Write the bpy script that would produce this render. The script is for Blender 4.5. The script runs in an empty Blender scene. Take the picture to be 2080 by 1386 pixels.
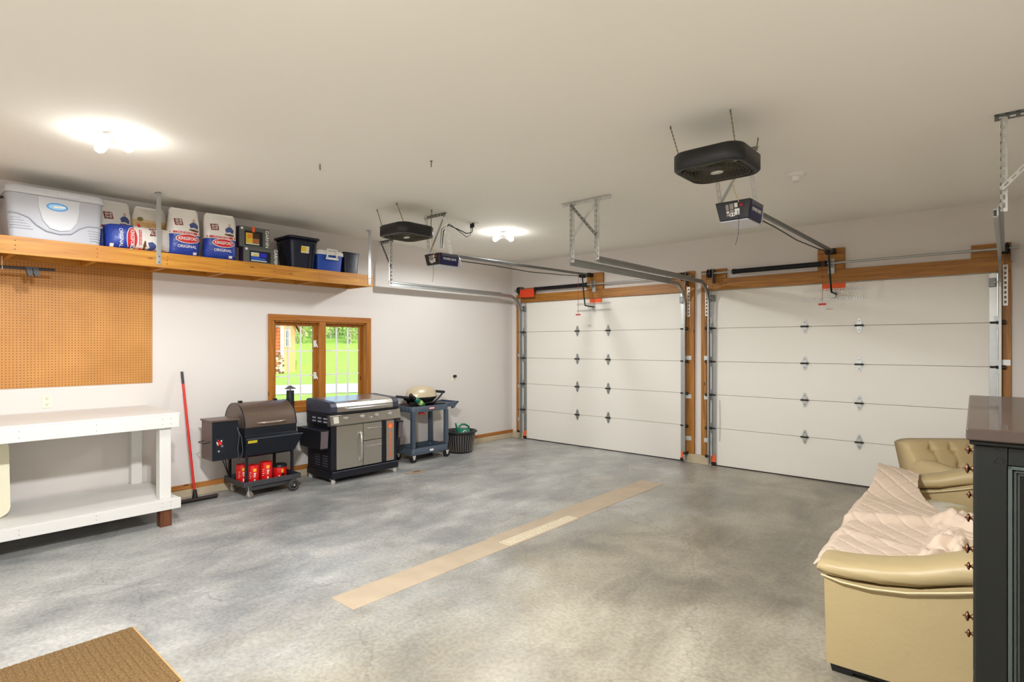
import bpy, bmesh, math, random
from mathutils import Vector, Matrix
random.seed(7)
SC = bpy.context.scene
COL = SC.collection
PI = math.pi

# ---------------------------------------------------------------- camera
cam_d = bpy.data.cameras.new('camera')
cam = bpy.data.objects.new('camera', cam_d)
COL.objects.link(cam)
cam.location = (6.826, -7.765, 1.679)
cam.rotation_euler = (PI/2, 0, math.radians(41.35))
cam_d.sensor_width = 36.0
cam_d.lens = 36.0*1145/2080
cam_d.shift_y = (701.7-693)/2080
cam_d.clip_start = 0.05
cam_d.clip_end = 500
SC.camera = cam

# ---------------------------------------------------------------- world, sun, exposure
SC.view_settings.view_transform = 'Standard'
SC.view_settings.look = 'None'
SC.view_settings.gamma = 1.0
SC.view_settings.use_curve_mapping = False
SC.view_settings.exposure = 0.23
world = bpy.data.worlds.new('sky')
SC.world = world
world.use_nodes = True
wn = world.node_tree
wn.nodes.clear()
wo = wn.nodes.new('ShaderNodeOutputWorld')
wb = wn.nodes.new('ShaderNodeBackground')
ws = wn.nodes.new('ShaderNodeTexSky')
ws.sky_type = 'NISHITA'
ws.sun_disc = False
ws.sun_elevation = math.radians(48)
ws.sun_rotation = math.radians(60)
ws.air_density = 1.0
ws.dust_density = 2.0
wb.inputs['Strength'].default_value = 0.42
wn.links.new(ws.outputs[0], wb.inputs[0])
wn.links.new(wb.outputs[0], wo.inputs[0])
sun_d = bpy.data.lights.new('sun', 'SUN')
sun_d.energy = 2.4
sun_d.angle = math.radians(1.0)
sun_d.color = (1.0, 0.96, 0.88)
sun = bpy.data.objects.new('sun', sun_d)
COL.objects.link(sun)
sun.rotation_euler = (math.radians(48), 0, math.radians(70))
SC.cycles.max_bounces = 8
SC.cycles.diffuse_bounces = 6
SC.cycles.use_adaptive_sampling = True
SC.cycles.adaptive_threshold = 0.03
SC.cycles.glossy_bounces = 5
SC.cycles.transmission_bounces = 8
SC.cycles.sample_clamp_indirect = 6.0
SC.cycles.caustics_reflective = False
SC.cycles.caustics_refractive = False
try:
    SC.cycles.use_denoising = True
    SC.cycles.denoiser = 'OPENIMAGEDENOISE'
except Exception:
    pass
LAMP_W = 110.0           # watts of one ceiling bulb
LAMP_COL = (0.97, 0.99, 1.0)

# ---------------------------------------------------------------- materials
def lin(c):
    return tuple((x/255/12.92 if x/255 <= 0.04045 else ((x/255+0.055)/1.055)**2.4) for x in c)

MATS = {}
def nmat(name):
    m = bpy.data.materials.new(name)
    m.use_nodes = True
    nt = m.node_tree
    return m, nt, nt.nodes['Principled BSDF']

def mat(name, col, rough=0.5, metal=0.0, var=0.0, scale=8.0, bump=0.0, bscale=60.0, spec=0.5, coat=0.0, stretch=None):
    """plain procedural surface with a little mottling and fine relief"""
    if name in MATS:
        return MATS[name]
    m, nt, p = nmat(name)
    c = lin(col)
    p.inputs['Roughness'].default_value = rough
    p.inputs['Metallic'].default_value = metal
    p.inputs['Specular IOR Level'].default_value = spec
    p.inputs['Coat Weight'].default_value = coat
    p.inputs['Base Color'].default_value = (*c, 1)
    tc = nt.nodes.new('ShaderNodeTexCoord')
    mp = nt.nodes.new('ShaderNodeMapping')
    if stretch:
        mp.inputs['Scale'].default_value = stretch
    nt.links.new(tc.outputs['Object'], mp.inputs[0])
    nz = nt.nodes.new('ShaderNodeTexNoise')
    nz.inputs['Scale'].default_value = scale
    nz.inputs['Detail'].default_value = 5
    nt.links.new(mp.outputs[0], nz.inputs['Vector'])
    v = max(var, 0.02)
    mx = nt.nodes.new('ShaderNodeMix'); mx.data_type = 'RGBA'
    mx.inputs[6].default_value = (*[max(0, x*(1-v)) for x in c], 1)
    mx.inputs[7].default_value = (*[min(1, x*(1+v)) for x in c], 1)
    nt.links.new(nz.outputs['Fac'], mx.inputs[0])
    nt.links.new(mx.outputs[2], p.inputs['Base Color'])
    if bump:
        n2 = nt.nodes.new('ShaderNodeTexNoise')
        n2.inputs['Scale'].default_value = bscale
        n2.inputs['Detail'].default_value = 3
        nt.links.new(mp.outputs[0], n2.inputs['Vector'])
        b = nt.nodes.new('ShaderNodeBump')
        b.inputs['Strength'].default_value = bump
        b.inputs['Distance'].default_value = 0.01
        nt.links.new(n2.outputs['Fac'], b.inputs['Height'])
        nt.links.new(b.outputs[0], p.inputs['Normal'])
    MATS[name] = m
    return m

def ramp(nt, stops, interp='LINEAR'):
    r = nt.nodes.new('ShaderNodeValToRGB')
    r.color_ramp.interpolation = interp
    e = r.color_ramp.elements
    while len(e) < len(stops):
        e.new(0.5)
    for i, (pos, c) in enumerate(stops):
        e[i].position = pos
        e[i].color = (*lin(c), 1) if len(c) == 3 else c
    return r

def wood(name, dark, light, axis='Y', rough=0.5, ring=9.0):
    if name in MATS:
        return MATS[name]
    m, nt, p = nmat(name)
    tc = nt.nodes.new('ShaderNodeTexCoord')
    mp = nt.nodes.new('ShaderNodeMapping')
    s = {'X': (0.6, ring, ring), 'Y': (ring, 0.6, ring), 'Z': (ring, ring, 0.6)}[axis]
    mp.inputs['Scale'].default_value = s
    nt.links.new(tc.outputs['Object'], mp.inputs[0])
    nz = nt.nodes.new('ShaderNodeTexNoise')
    nz.inputs['Scale'].default_value = 3.0
    nz.inputs['Detail'].default_value = 8
    nz.inputs['Distortion'].default_value = 0.6
    nt.links.new(mp.outputs[0], nz.inputs['Vector'])
    r = ramp(nt, [(0.28, dark), (0.5, tuple((a+b)/2 for a, b in zip(dark, light))), (0.72, light)])
    nt.links.new(nz.outputs['Fac'], r.inputs[0])
    # knots
    mp2 = nt.nodes.new('ShaderNodeMapping')
    s2 = {'X': (2.2, 7, 7), 'Y': (7, 2.2, 7), 'Z': (7, 7, 2.2)}[axis]
    mp2.inputs['Scale'].default_value = s2
    nt.links.new(tc.outputs['Object'], mp2.inputs[0])
    vo = nt.nodes.new('ShaderNodeTexVoronoi')
    vo.inputs['Scale'].default_value = 1.4
    nt.links.new(mp2.outputs[0], vo.inputs['Vector'])
    kr = ramp(nt, [(0.05, (255, 255, 255)), (0.13, (0, 0, 0))])
    nt.links.new(vo.outputs['Distance'], kr.inputs[0])
    mx = nt.nodes.new('ShaderNodeMix'); mx.data_type = 'RGBA'
    mx.inputs[7].default_value = (*lin(tuple(x*0.55 for x in dark)), 1)
    nt.links.new(kr.outputs[0], mx.inputs[0])
    nt.links.new(r.outputs[0], mx.inputs[6])
    nt.links.new(mx.outputs[2], p.inputs['Base Color'])
    p.inputs['Roughness'].default_value = rough
    b = nt.nodes.new('ShaderNodeBump'); b.inputs['Strength'].default_value = 0.08
    nt.links.new(nz.outputs['Fac'], b.inputs['Height'])
    nt.links.new(b.outputs[0], p.inputs['Normal'])
    MATS[name] = m
    return m

def emit(name, col, strength):
    if name in MATS:
        return MATS[name]
    m, nt, p = nmat(name)
    p.inputs['Base Color'].default_value = (*lin(col), 1)
    p.inputs['Emission Color'].default_value = (*lin(col), 1)
    p.inputs['Emission Strength'].default_value = strength
    MATS[name] = m
    return m

def concrete_floor():
    m, nt, p = nmat('polished_concrete')
    L = nt.links
    N = nt.nodes.new
    tc = N('ShaderNodeTexCoord')
    def noise(scale, detail=6, dist=0.0, stretch=(1, 1, 1), loc=(0, 0, 0), rot=0):
        mp = N('ShaderNodeMapping')
        mp.inputs['Scale'].default_value = stretch
        mp.inputs['Location'].default_value = loc
        mp.inputs['Rotation'].default_value = (0, 0, rot)
        L.new(tc.outputs['Object'], mp.inputs[0])
        n = N('ShaderNodeTexNoise')
        n.inputs['Scale'].default_value = scale
        n.inputs['Detail'].default_value = detail
        n.inputs['Roughness'].default_value = 0.62
        n.inputs['Distortion'].default_value = dist
        L.new(mp.outputs[0], n.inputs['Vector'])
        return n
    def mix(fac, a, b, blend='MIX'):
        x = N('ShaderNodeMix'); x.data_type = 'RGBA'; x.blend_type = blend
        for sock, v in ((0, fac), (6, a), (7, b)):
            if hasattr(v, 'links'):
                L.new(v, x.inputs[sock])
            else:
                x.inputs[sock].default_value = v
        return x.outputs[2]
    big = noise(0.75, 6, 0.3)
    r1 = ramp(nt, [(0.34, (134, 138, 140)), (0.5, (168, 170, 169)), (0.66, (204, 205, 202))])
    L.new(big.outputs['Fac'], r1.inputs[0])
    mid = noise(3.0, 6, 0.35, (1, 0.6, 1), rot=0.5)
    r2 = ramp(nt, [(0.34, (116, 119, 120)), (0.5, (166, 165, 161)), (0.66, (216, 213, 206))])
    L.new(mid.outputs['Fac'], r2.inputs[0])
    c = mix(0.42, r1.outputs[0], r2.outputs[0])
    # brown, oil-worn ground on the right-hand bay
    sep = N('ShaderNodeSeparateXYZ')
    L.new(tc.outputs['Object'], sep.inputs[0])
    wob = noise(0.9, 5, 0.5, loc=(4, 1, 0))
    add = N('ShaderNodeMath'); add.operation = 'MULTIPLY_ADD'
    L.new(wob.outputs['Fac'], add.inputs[0]); add.inputs[1].default_value = 3.2
    L.new(sep.outputs['X'], add.inputs[2])
    bm_ = N('ShaderNodeMapRange')
    bm_.inputs['From Min'].default_value = 4.6; bm_.inputs['From Max'].default_value = 6.2
    L.new(add.outputs[0], bm_.inputs[0])
    br = noise(1.5, 6, 0.4, (1, 0.7, 1), loc=(9, 3, 0))
    r3 = ramp(nt, [(0.3, (104, 94, 74)), (0.5, (150, 139, 115)), (0.7, (188, 179, 156))])
    L.new(br.outputs['Fac'], r3.inputs[0])
    mm = N('ShaderNodeMath'); mm.operation = 'MULTIPLY'; mm.inputs[1].default_value = 0.78
    L.new(bm_.outputs[0], mm.inputs[0])
    c = mix(mm.outputs[0], c, r3.outputs[0])
    # pale scuff streaks from cars turning
    st = noise(1.0, 4, 0.6, (4, 0.9, 1), loc=(2, 0, 0), rot=0.35)
    r4 = ramp(nt, [(0.58, (0, 0, 0)), (0.74, (120, 120, 120))])
    L.new(st.outputs['Fac'], r4.inputs[0])
    c = mix(r4.outputs[0], c, (*lin((196, 196, 192)), 1))
    # thin pale scratches dragged across the slab
    for rot_, off_, stv in ((0.12, 3, (26, 0.35, 1)), (-0.5, 8, (34, 0.5, 1))):
        sc_ = noise(1.0, 1, 0.0, stv, loc=(off_, off_, 0), rot=rot_)
        rs = ramp(nt, [(0.70, (0, 0, 0)), (0.76, (110, 110, 110))])
        L.new(sc_.outputs['Fac'], rs.inputs[0])
        c = mix(rs.outputs[0], c, (*lin((206, 204, 198)), 1))
    # grit
    gr = noise(38, 3)
    r5 = ramp(nt, [(0.38, (206, 206, 206)), (0.6, (255, 255, 255))])
    L.new(gr.outputs['Fac'], r5.inputs[0])
    c = mix(0.55, c, r5.outputs[0], 'MULTIPLY')
    # hairline cracks
    vo = N('ShaderNodeTexVoronoi'); vo.feature = 'DISTANCE_TO_EDGE'
    vo.inputs['Scale'].default_value = 0.42
    wz = noise(1.6, 6)
    wmix = N('ShaderNodeMix'); wmix.data_type = 'RGBA'; wmix.blend_type = 'ADD'
    wmix.inputs[0].default_value = 0.55
    L.new(tc.outputs['Object'], wmix.inputs[6]); L.new(wz.outputs['Color'], wmix.inputs[7])
    L.new(wmix.outputs[2], vo.inputs['Vector'])
    r6 = ramp(nt, [(0.0, (150, 150, 150)), (0.0035, (0, 0, 0))])
    L.new(vo.outputs['Distance'], r6.inputs[0])
    c = mix(r6.outputs[0], c, (*lin((84, 80, 74)), 1))
    # rust stain by the grill
    L.new(c, p.inputs['Base Color'])
    rr = N('ShaderNodeMapRange')
    rr.inputs['To Min'].default_value = 0.22; rr.inputs['To Max'].default_value = 0.5
    L.new(mid.outputs['Fac'], rr.inputs[0])
    L.new(rr.outputs[0], p.inputs['Roughness'])
    p.inputs['Specular IOR Level'].default_value = 0.5
    b = N('ShaderNodeBump'); b.inputs['Strength'].default_value = 0.06; b.inputs['Distance'].default_value = 0.01
    L.new(gr.outputs['Fac'], b.inputs['Height'])
    L.new(b.outputs[0], p.inputs['Normal'])
    return m

def pegboard_mat():
    m, nt, p = nmat('pegboard')
    L = nt.links; N = nt.nodes.new
    tc = N('ShaderNodeTexCoord'); sep = N('ShaderNodeSeparateXYZ')
    L.new(tc.outputs['Object'], sep.inputs[0])
    def cell(o):
        a = N('ShaderNodeMath'); a.operation = 'MULTIPLY'; a.inputs[1].default_value = 1/0.0254
        L.new(o, a.inputs[0])
        f = N('ShaderNodeMath'); f.operation = 'FRACT'; L.new(a.outputs[0], f.inputs[0])
        s = N('ShaderNodeMath'); s.operation = 'SUBTRACT'; s.inputs[1].default_value = 0.5
        L.new(f.outputs[0], s.inputs[0])
        q = N('ShaderNodeMath'); q.operation = 'MULTIPLY'
        L.new(s.outputs[0], q.inputs[0]); L.new(s.outputs[0], q.inputs[1])
        return q.outputs[0]
    ad = N('ShaderNodeMath'); ad.operation = 'ADD'
    L.new(cell(sep.outputs['Y']), ad.inputs[0]); L.new(cell(sep.outputs['Z']), ad.inputs[1])
    lt = N('ShaderNodeMath'); lt.operation = 'LESS_THAN'; lt.inputs[1].default_value = 0.026
    L.new(ad.outputs[0], lt.inputs[0])
    nz = N('ShaderNodeTexNoise'); nz.inputs['Scale'].default_value = 3; nz.inputs['Detail'].default_value = 8
    L.new(tc.outputs['Object'], nz.inputs['Vector'])
    r = ramp(nt, [(0.3, (182, 124, 56)), (0.7, (198, 140, 70))])
    L.new(nz.outputs['Fac'], r.inputs[0])
    mx = N('ShaderNodeMix'); mx.data_type = 'RGBA'
    mx.inputs[7].default_value = (*lin((84, 50, 18)), 1)
    L.new(lt.outputs[0], mx.inputs[0]); L.new(r.outputs[0], mx.inputs[6])
    L.new(mx.outputs[2], p.inputs['Base Color'])
    p.inputs['Roughness'].default_value = 0.55
    return m

def bands(name, stops, axis='Z', rough=0.35, jitter=0.0):
    """printed colour bands along an object axis (0..1 of stops in metres / 1)"""
    m, nt, p = nmat(name)
    L = nt.links; N = nt.nodes.new
    tc = N('ShaderNodeTexCoord'); sep = N('ShaderNodeSeparateXYZ')
    L.new(tc.outputs['Object'], sep.inputs[0])
    src = sep.outputs[axis]
    if jitter:
        nz = N('ShaderNodeTexNoise'); nz.inputs['Scale'].default_value = 7
        L.new(tc.outputs['Object'], nz.inputs['Vector'])
        ma = N('ShaderNodeMath'); ma.operation = 'MULTIPLY_ADD'; ma.inputs[1].default_value = jitter
        L.new(nz.outputs['Fac'], ma.inputs[0]); L.new(src, ma.inputs[2])
        src = ma.outputs[0]
    r = ramp(nt, stops, 'CONSTANT')
    L.new(src, r.inputs[0])
    L.new(r.outputs[0], p.inputs['Base Color'])
    p.inputs['Roughness'].default_value = rough
    nb = N('ShaderNodeTexNoise'); nb.inputs['Scale'].default_value = 22; nb.inputs['Detail'].default_value = 4
    L.new(tc.outputs['Object'], nb.inputs['Vector'])
    b = N('ShaderNodeBump'); b.inputs['Strength'].default_value = 0.35; b.inputs['Distance'].default_value = 0.02
    L.new(nb.outputs['Fac'], b.inputs['Height']); L.new(b.outputs[0], p.inputs['Normal'])
    return m

# ---------------------------------------------------------------- mesh building
class MB:
    def __init__(self):
        self.v = []; self.f = []; self.s = []; self.m = []; self.mi = 0
    def add(self, vs, fs, smooth=False):
        o = len(self.v)
        self.v += [Vector(q) for q in vs]
        for f in fs:
            self.f.append(tuple(i+o for i in f)); self.s.append(smooth); self.m.append(self.mi)
        return self
    def slot(self, i):
        self.mi = i; return self
    def box(self, x0, x1, y0, y1, z0, z1):
        if x0 > x1: x0, x1 = x1, x0
        if y0 > y1: y0, y1 = y1, y0
        if z0 > z1: z0, z1 = z1, z0
        return self.add([(x0,y0,z0),(x1,y0,z0),(x1,y1,z0),(x0,y1,z0),(x0,y0,z1),(x1,y0,z1),(x1,y1,z1),(x0,y1,z1)],
                 [(0,3,2,1),(4,5,6,7),(0,1,5,4),(1,2,6,5),(2,3,7,6),(3,0,4,7)])
    def hexa(self, b, t):
        """box from 4 bottom and 4 top corners (both counter-clockwise from above)"""
        return self.add(list(b)+list(t), [(0,3,2,1),(4,5,6,7),(0,1,5,4),(1,2,6,5),(2,3,7,6),(3,0,4,7)])
    def bar(self, p0, p1, w, h, upv=(0,0,1)):
        """rectangular bar between two points"""
        p0 = Vector(p0); p1 = Vector(p1); d = (p1-p0).normalized(); u = Vector(upv)
        if abs(d.dot(u)) > 0.98: u = Vector((1,0,0))
        r = d.cross(u).normalized(); u = r.cross(d).normalized()
        q = [(-r*w-u*h)/2, (r*w-u*h)/2, (r*w+u*h)/2, (-r*w+u*h)/2]
        return self.add([p0+a for a in q]+[p1+a for a in q], [(0,1,2,3),(7,6,5,4),(0,4,5,1),(1,5,6,2),(2,6,7,3),(3,7,4,0)])
    def frame_of(self, d):
        d = d.normalized(); a = Vector((0,0,1)) if abs(d.z) < 0.9 else Vector((1,0,0))
        r = d.cross(a).normalized(); u = r.cross(d).normalized()
        return r, u
    def cyl(self, p0, p1, r0, r1=None, n=14, smooth=True, caps=True):
        r1 = r0 if r1 is None else r1
        p0 = Vector(p0); p1 = Vector(p1); r, u = self.frame_of(p1-p0)
        vs = []
        for p, rr in ((p0, r0), (p1, r1)):
            for i in range(n):
                a = 2*PI*i/n; vs.append(p+(r*math.cos(a)+u*math.sin(a))*rr)
        self.add(vs, [(i,(i+1)%n,n+(i+1)%n,n+i) for i in range(n)], smooth)
        if caps:
            self.add(vs, [tuple(range(n-1,-1,-1)), tuple(range(n,2*n))])
        return self
    def tube(self, path, rad, n=8, closed=False):
        P = [Vector(q) for q in path]; m = len(P)
        R = rad if isinstance(rad, (list, tuple)) else [rad]*m
        vs = []; u = None
        for i in range(m):
            if closed:
                d = P[(i+1)%m]-P[i-1]
            else:
                d = P[min(i+1,m-1)]-P[max(i-1,0)]
            d.normalize()
            if u is None:
                r, u = self.frame_of(d)
            u = u-d*u.dot(d)
            if u.length < 1e-5: r, u = self.frame_of(d)
            u.normalize(); r = d.cross(u)
            for k in range(n):
                a = 2*PI*k/n; vs.append(P[i]+(r*math.cos(a)+u*math.sin(a))*R[i])
        fs = []
        for i in range(m if closed else m-1):
            j = (i+1)%m
            fs += [(i*n+k, i*n+(k+1)%n, j*n+(k+1)%n, j*n+k) for k in range(n)]
        self.add(vs, fs, True)
        if not closed:
            self.add(vs, [tuple(range(n-1,-1,-1)), tuple((m-1)*n+k for k in range(n))])
        return self
    def lathe(self, prof, c=(0,0,0), axis='Z', n=24, smooth=True, sx=1.0, sy=1.0):
        """profile [(r, h)] about an axis through c"""
        c = Vector(c); vs = []
        for r, h in prof:
            for i in range(n):
                a = 2*PI*i/n; x = r*math.cos(a)*sx; y = r*math.sin(a)*sy
                q = {'Z': (x, y, h), 'X': (h, x, y), 'Y': (y, h, x)}[axis]
                vs.append(c+Vector(q))
        m = len(prof)
        self.add(vs, [(i*n+k, i*n+(k+1)%n, (i+1)*n+(k+1)%n, (i+1)*n+k) for i in range(m-1) for k in range(n)], smooth)
        if prof[0][0] > 1e-4: self.add(vs, [tuple(range(n-1,-1,-1))])
        if prof[-1][0] > 1e-4: self.add(vs, [tuple((m-1)*n+k for k in range(n))])
        return self
    def prism(self, poly, plane, a0, a1, smooth=False):
        """extrude polygon; plane 'xy' -> along z, 'yz' -> along x, 'xz' -> along y"""
        def P(q, a):
            return {'xy': (q[0], q[1], a), 'yz': (a, q[0], q[1]), 'xz': (q[0], a, q[1])}[plane]
        n = len(poly)
        vs = [P(q, a0) for q in poly]+[P(q, a1) for q in poly]
        self.add(vs, [(i,(i+1)%n,n+(i+1)%n,n+i) for i in range(n)], smooth)
        self.add(vs, [tuple(range(n-1,-1,-1)), tuple(range(n,2*n))])
        return self
    def sphere(self, c, r, nu=16, nv=10):
        c = Vector(c); r = (r,r,r) if isinstance(r,(int,float)) else r
        vs = []
        for j in range(nv+1):
            t = PI*j/nv
            for i in range(nu):
                a = 2*PI*i/nu
                vs.append(c+Vector((r[0]*math.sin(t)*math.cos(a), r[1]*math.sin(t)*math.sin(a), r[2]*math.cos(t))))
        return self.add(vs, [(j*nu+i, (j+1)*nu+i, (j+1)*nu+(i+1)%nu, j*nu+(i+1)%nu) for j in range(nv) for i in range(nu)], True)
    def loft(self, rings, smooth=True, caps=True):
        n = len(rings[0]); vs = [q for r in rings for q in r]; m = len(rings)
        self.add(vs, [(i*n+k, i*n+(k+1)%n, (i+1)*n+(k+1)%n, (i+1)*n+k) for i in range(m-1) for k in range(n)], smooth)
        if caps: self.add(vs, [tuple(range(n-1,-1,-1)), tuple((m-1)*n+k for k in range(n))])
        return self
    def grid(self, nu, nv, fn, smooth=True):
        vs = [fn(i/(nu-1), j/(nv-1)) for j in range(nv) for i in range(nu)]
        return self.add(vs, [(j*nu+i, j*nu+i+1, (j+1)*nu+i+1, (j+1)*nu+i) for j in range(nv-1) for i in range(nu-1)], smooth)
    def torus(self, c, R, r, axis='Z', n=24, k=8):
        c = Vector(c); pts = []
        for i in range(n):
            a = 2*PI*i/n; x, y = R*math.cos(a), R*math.sin(a)
            pts.append(c+Vector({'Z': (x,y,0), 'X': (0,x,y), 'Y': (x,0,y)}[axis]))
        return self.tube(pts, r, k, True)
    def perf(self, p0, p1, wv, w=0.034, t=0.003, pitch=0.05, solid=0.011):
        """perforated steel strap: two rails with rungs, real gaps between"""
        p0 = Vector(p0); p1 = Vector(p1); d = p1-p0; L = d.length; d.normalize(); wv = Vector(wv); wv = (wv-d*wv.dot(d)).normalized()
        nv = d.cross(wv)
        for s in (-1, 1):
            a = wv*s*(w-solid)/2
            self.bar(p0+a, p1+a, solid, t, nv)
        k = max(2, int(L/pitch)); step = L/k
        for i in range(k+1):
            q = p0+d*(i*step)
            self.bar(q-wv*w/2, q+wv*w/2, pitch*0.45, t*0.98, nv)
        return self
    def angle(self, p0, p1, w1, w2, w=0.034, **kw):
        """perforated angle iron, two legs sharing an edge"""
        p0 = Vector(p0); p1 = Vector(p1); w1 = Vector(w1); w2 = Vector(w2)
        self.perf(p0+w1*w/2, p1+w1*w/2, w1, w, **kw)
        self.perf(p0+w2*w/2, p1+w2*w/2, w2, w, **kw)
        return self
    def tri(self, M):
        for i, q in enumerate(self.v): self.v[i] = M @ q
        return self

def mesh_of(mb, name, mats, off=(0,0,0)):
    me = bpy.data.meshes.new(name)
    o = Vector(off)
    me.from_pydata([tuple(q-o) for q in mb.v], [], mb.f)
    me.polygons.foreach_set('use_smooth', mb.s)
    if not isinstance(mats, (list, tuple)): mats = [mats]
    for m in mats: me.materials.append(m)
    if len(mats) > 1: me.polygons.foreach_set('material_index', mb.m)
    me.update()
    bm = bmesh.new(); bm.from_mesh(me)
    bmesh.ops.remove_doubles(bm, verts=bm.verts, dist=1e-6) if False else None
    bmesh.ops.recalc_face_normals(bm, faces=bm.faces)
    bm.to_mesh(me); bm.free()
    return me

def finish(o, bevel, seg=2):
    if bevel:
        b = o.modifiers.new('bevel', 'BEVEL'); b.width = bevel; b.segments = seg
        b.limit_method = 'ANGLE'; b.angle_limit = math.radians(38)

BASE = {}
def thing(name, label, cat, loc=(0,0,0), rotz=0.0, group=None, kind=None):
    o = bpy.data.objects.new(name, None); COL.objects.link(o)
    o.empty_display_size = 0.05
    o.location = loc; o.rotation_euler = (0, 0, rotz)
    if kind: o['kind'] = kind
    else:
        o['label'] = label; o['category'] = cat
    if group: o['group'] = group
    BASE[o.name] = Vector(loc)
    return o

def part(parent, name, mb, mats, bevel=0, label=None, kind=None, seg=2):
    off = BASE[parent.name]
    me = mesh_of(mb, name, mats, off)
    o = bpy.data.objects.new(name, me); COL.objects.link(o)
    o.parent = parent
    BASE[o.name] = off
    if label: o['label'] = label
    if kind: o['kind'] = kind
    finish(o, bevel, seg)
    return o

def single(name, mb, mats, label, cat, loc=(0,0,0), rotz=0.0, group=None, bevel=0, seg=2):
    me = mesh_of(mb, name, mats, loc)
    o = bpy.data.objects.new(name, me); COL.objects.link(o)
    o.location = loc; o.rotation_euler = (0,0,rotz)
    o['label'] = label; o['category'] = cat
    if group: o['group'] = group
    BASE[o.name] = Vector(loc)
    finish(o, bevel, seg)
    return o

def struct(name, mb, mats, bevel=0):
    me = mesh_of(mb, name, mats)
    o = bpy.data.objects.new(name, me); COL.objects.link(o)
    o['kind'] = 'structure'; BASE[o.name] = Vector((0,0,0))
    finish(o, bevel)
    return o

def inst(parent, name, mesh, loc, rot=(0,0,0), scale=(1,1,1)):
    """a piece sharing mesh data; loc is given like the thing's own coordinates"""
    o = bpy.data.objects.new(name, mesh); COL.objects.link(o)
    o.parent = parent; o.location = Vector(loc)-BASE[parent.name]; o.rotation_euler = rot; o.scale = scale
    BASE[o.name] = BASE[parent.name]
    return o

def copy_tree(src, loc, rotz=None, label=None, parent=None):
    c = src.copy(); COL.objects.link(c)
    BASE[c.name] = BASE.get(src.name, Vector((0,0,0)))
    if parent is None:
        c.location = loc
        BASE[c.name] = Vector(loc)
        if rotz is not None: c.rotation_euler = (0,0,rotz)
        if label: c['label'] = label
    else:
        c.parent = parent
    for ch in list(src.children):
        copy_tree(ch, None, parent=c)
    return c

def text_mb(s, size, depth=0.001, bold=0.0, sx=1.0, spacing=1.0):
    cu = bpy.data.curves.new('lettering', 'FONT')
    cu.body = s; cu.size = size; cu.extrude = depth; cu.offset = bold*size
    cu.align_x = 'CENTER'; cu.align_y = 'CENTER'; cu.resolution_u = 3; cu.space_character = spacing
    o = bpy.data.objects.new('lettering', cu)
    me = o.to_mesh()
    mb = MB()
    mb.add([(v.co.x*sx, v.co.y, v.co.z) for v in me.vertices], [tuple(p.vertices) for p in me.polygons])
    o.to_mesh_clear(); bpy.data.objects.remove(o); bpy.data.curves.remove(cu)
    return mb

def put(mb, org, right, up):
    r = Vector(right).normalized(); u = Vector(up).normalized(); n = r.cross(u); org = Vector(org)
    mb.v = [org+r*q.x+u*q.y+n*q.z for q in mb.v]
    return mb

def ellipse(w, h, n=28):
    return [(w*math.cos(2*PI*i/n), h*math.sin(2*PI*i/n)) for i in range(n)]

def rrect(x0, x1, y0, y1, r, n=5):
    out = []
    for cx, cy, a0 in ((x1-r,y1-r,0),(x0+r,y1-r,PI/2),(x0+r,y0+r,PI),(x1-r,y0+r,1.5*PI)):
        for i in range(n+1):
            a = a0+PI/2*i/n; out.append((cx+r*math.cos(a), cy+r*math.sin(a)))
    return out

CX, CY, CZ = 6.826, -7.765, 1.679
# ================================================================ materials in use
WALL = mat('painted_drywall', (220, 214, 209), 0.75, var=0.03, scale=1.2, bump=0.05, bscale=40)
CEIL = mat('ceiling_paint', (248, 245, 237), 0.85, var=0.03, scale=0.7, bump=0.04, bscale=30)
FLOOR = concrete_floor()
STRIP = mat('infill_concrete', (188, 170, 146), 0.6, var=0.2, scale=5, bump=0.1)
CURB = mat('curb_concrete', (192, 176, 148), 0.8, var=0.25, scale=6, bump=0.25)
PINE_Y = wood('shelf_pine_y', (168, 104, 26), (206, 148, 54), 'Y', 0.5)
PINE_X = wood('shelf_pine_x', (166, 102, 26), (202, 146, 54), 'X', 0.5)
CEDAR_X = wood('stained_trim_x', (136, 84, 24), (184, 126, 48), 'X', 0.5)
CEDAR_Z = wood('stained_trim_z', (136, 84, 24), (184, 126, 48), 'Z', 0.5)
CEDAR_Y = wood('stained_trim_y', (146, 88, 34), (188, 124, 58), 'Y', 0.5)
WINWOOD_Y = wood('window_oak_y', (146, 86, 22), (184, 118, 42), 'Y', 0.4)
WINWOOD_Z = wood('window_oak_z', (146, 86, 22), (184, 118, 42), 'Z', 0.4)
DOORW = mat('steel_door_white', (232, 228, 219), 0.5, var=0.02, scale=2, bump=0.04, bscale=90, stretch=(0.4, 1, 3))
GALV = mat('galvanized', (176, 178, 176), 0.42, 0.75, var=0.12, scale=14)
GALVL = mat('galvanized_light', (208, 208, 204), 0.45, 0.55, var=0.1, scale=14)
GALVD = mat('galvanized_dark', (122, 124, 122), 0.42, 0.75, var=0.12, scale=14)
BLACKM = mat('black_metal', (26, 27, 30), 0.42, 0.3)
BLACKP = mat('black_plastic', (22, 23, 26), 0.45)
RUBBER = mat('black_rubber', (20, 20, 20), 0.8)
STEEL = mat('brushed_stainless', (196, 192, 184), 0.28, 0.95, var=0.04, scale=6, stretch=(1, 1, 40))
CHROME = mat('chrome', (220, 220, 222), 0.15, 1.0)
WHITEP = mat('white_plastic', (236, 235, 230), 0.4)
ORANGE = mat('orange_label', (240, 96, 36), 0.6)
RED = mat('red_plastic', (214, 32, 28), 0.4)
WPAINT = mat('white_bench_paint', (222, 220, 216), 0.6, var=0.03, scale=3, bump=0.06, bscale=20)
CREAM = mat('cream_plastic', (236, 226, 196), 0.5)
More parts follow.
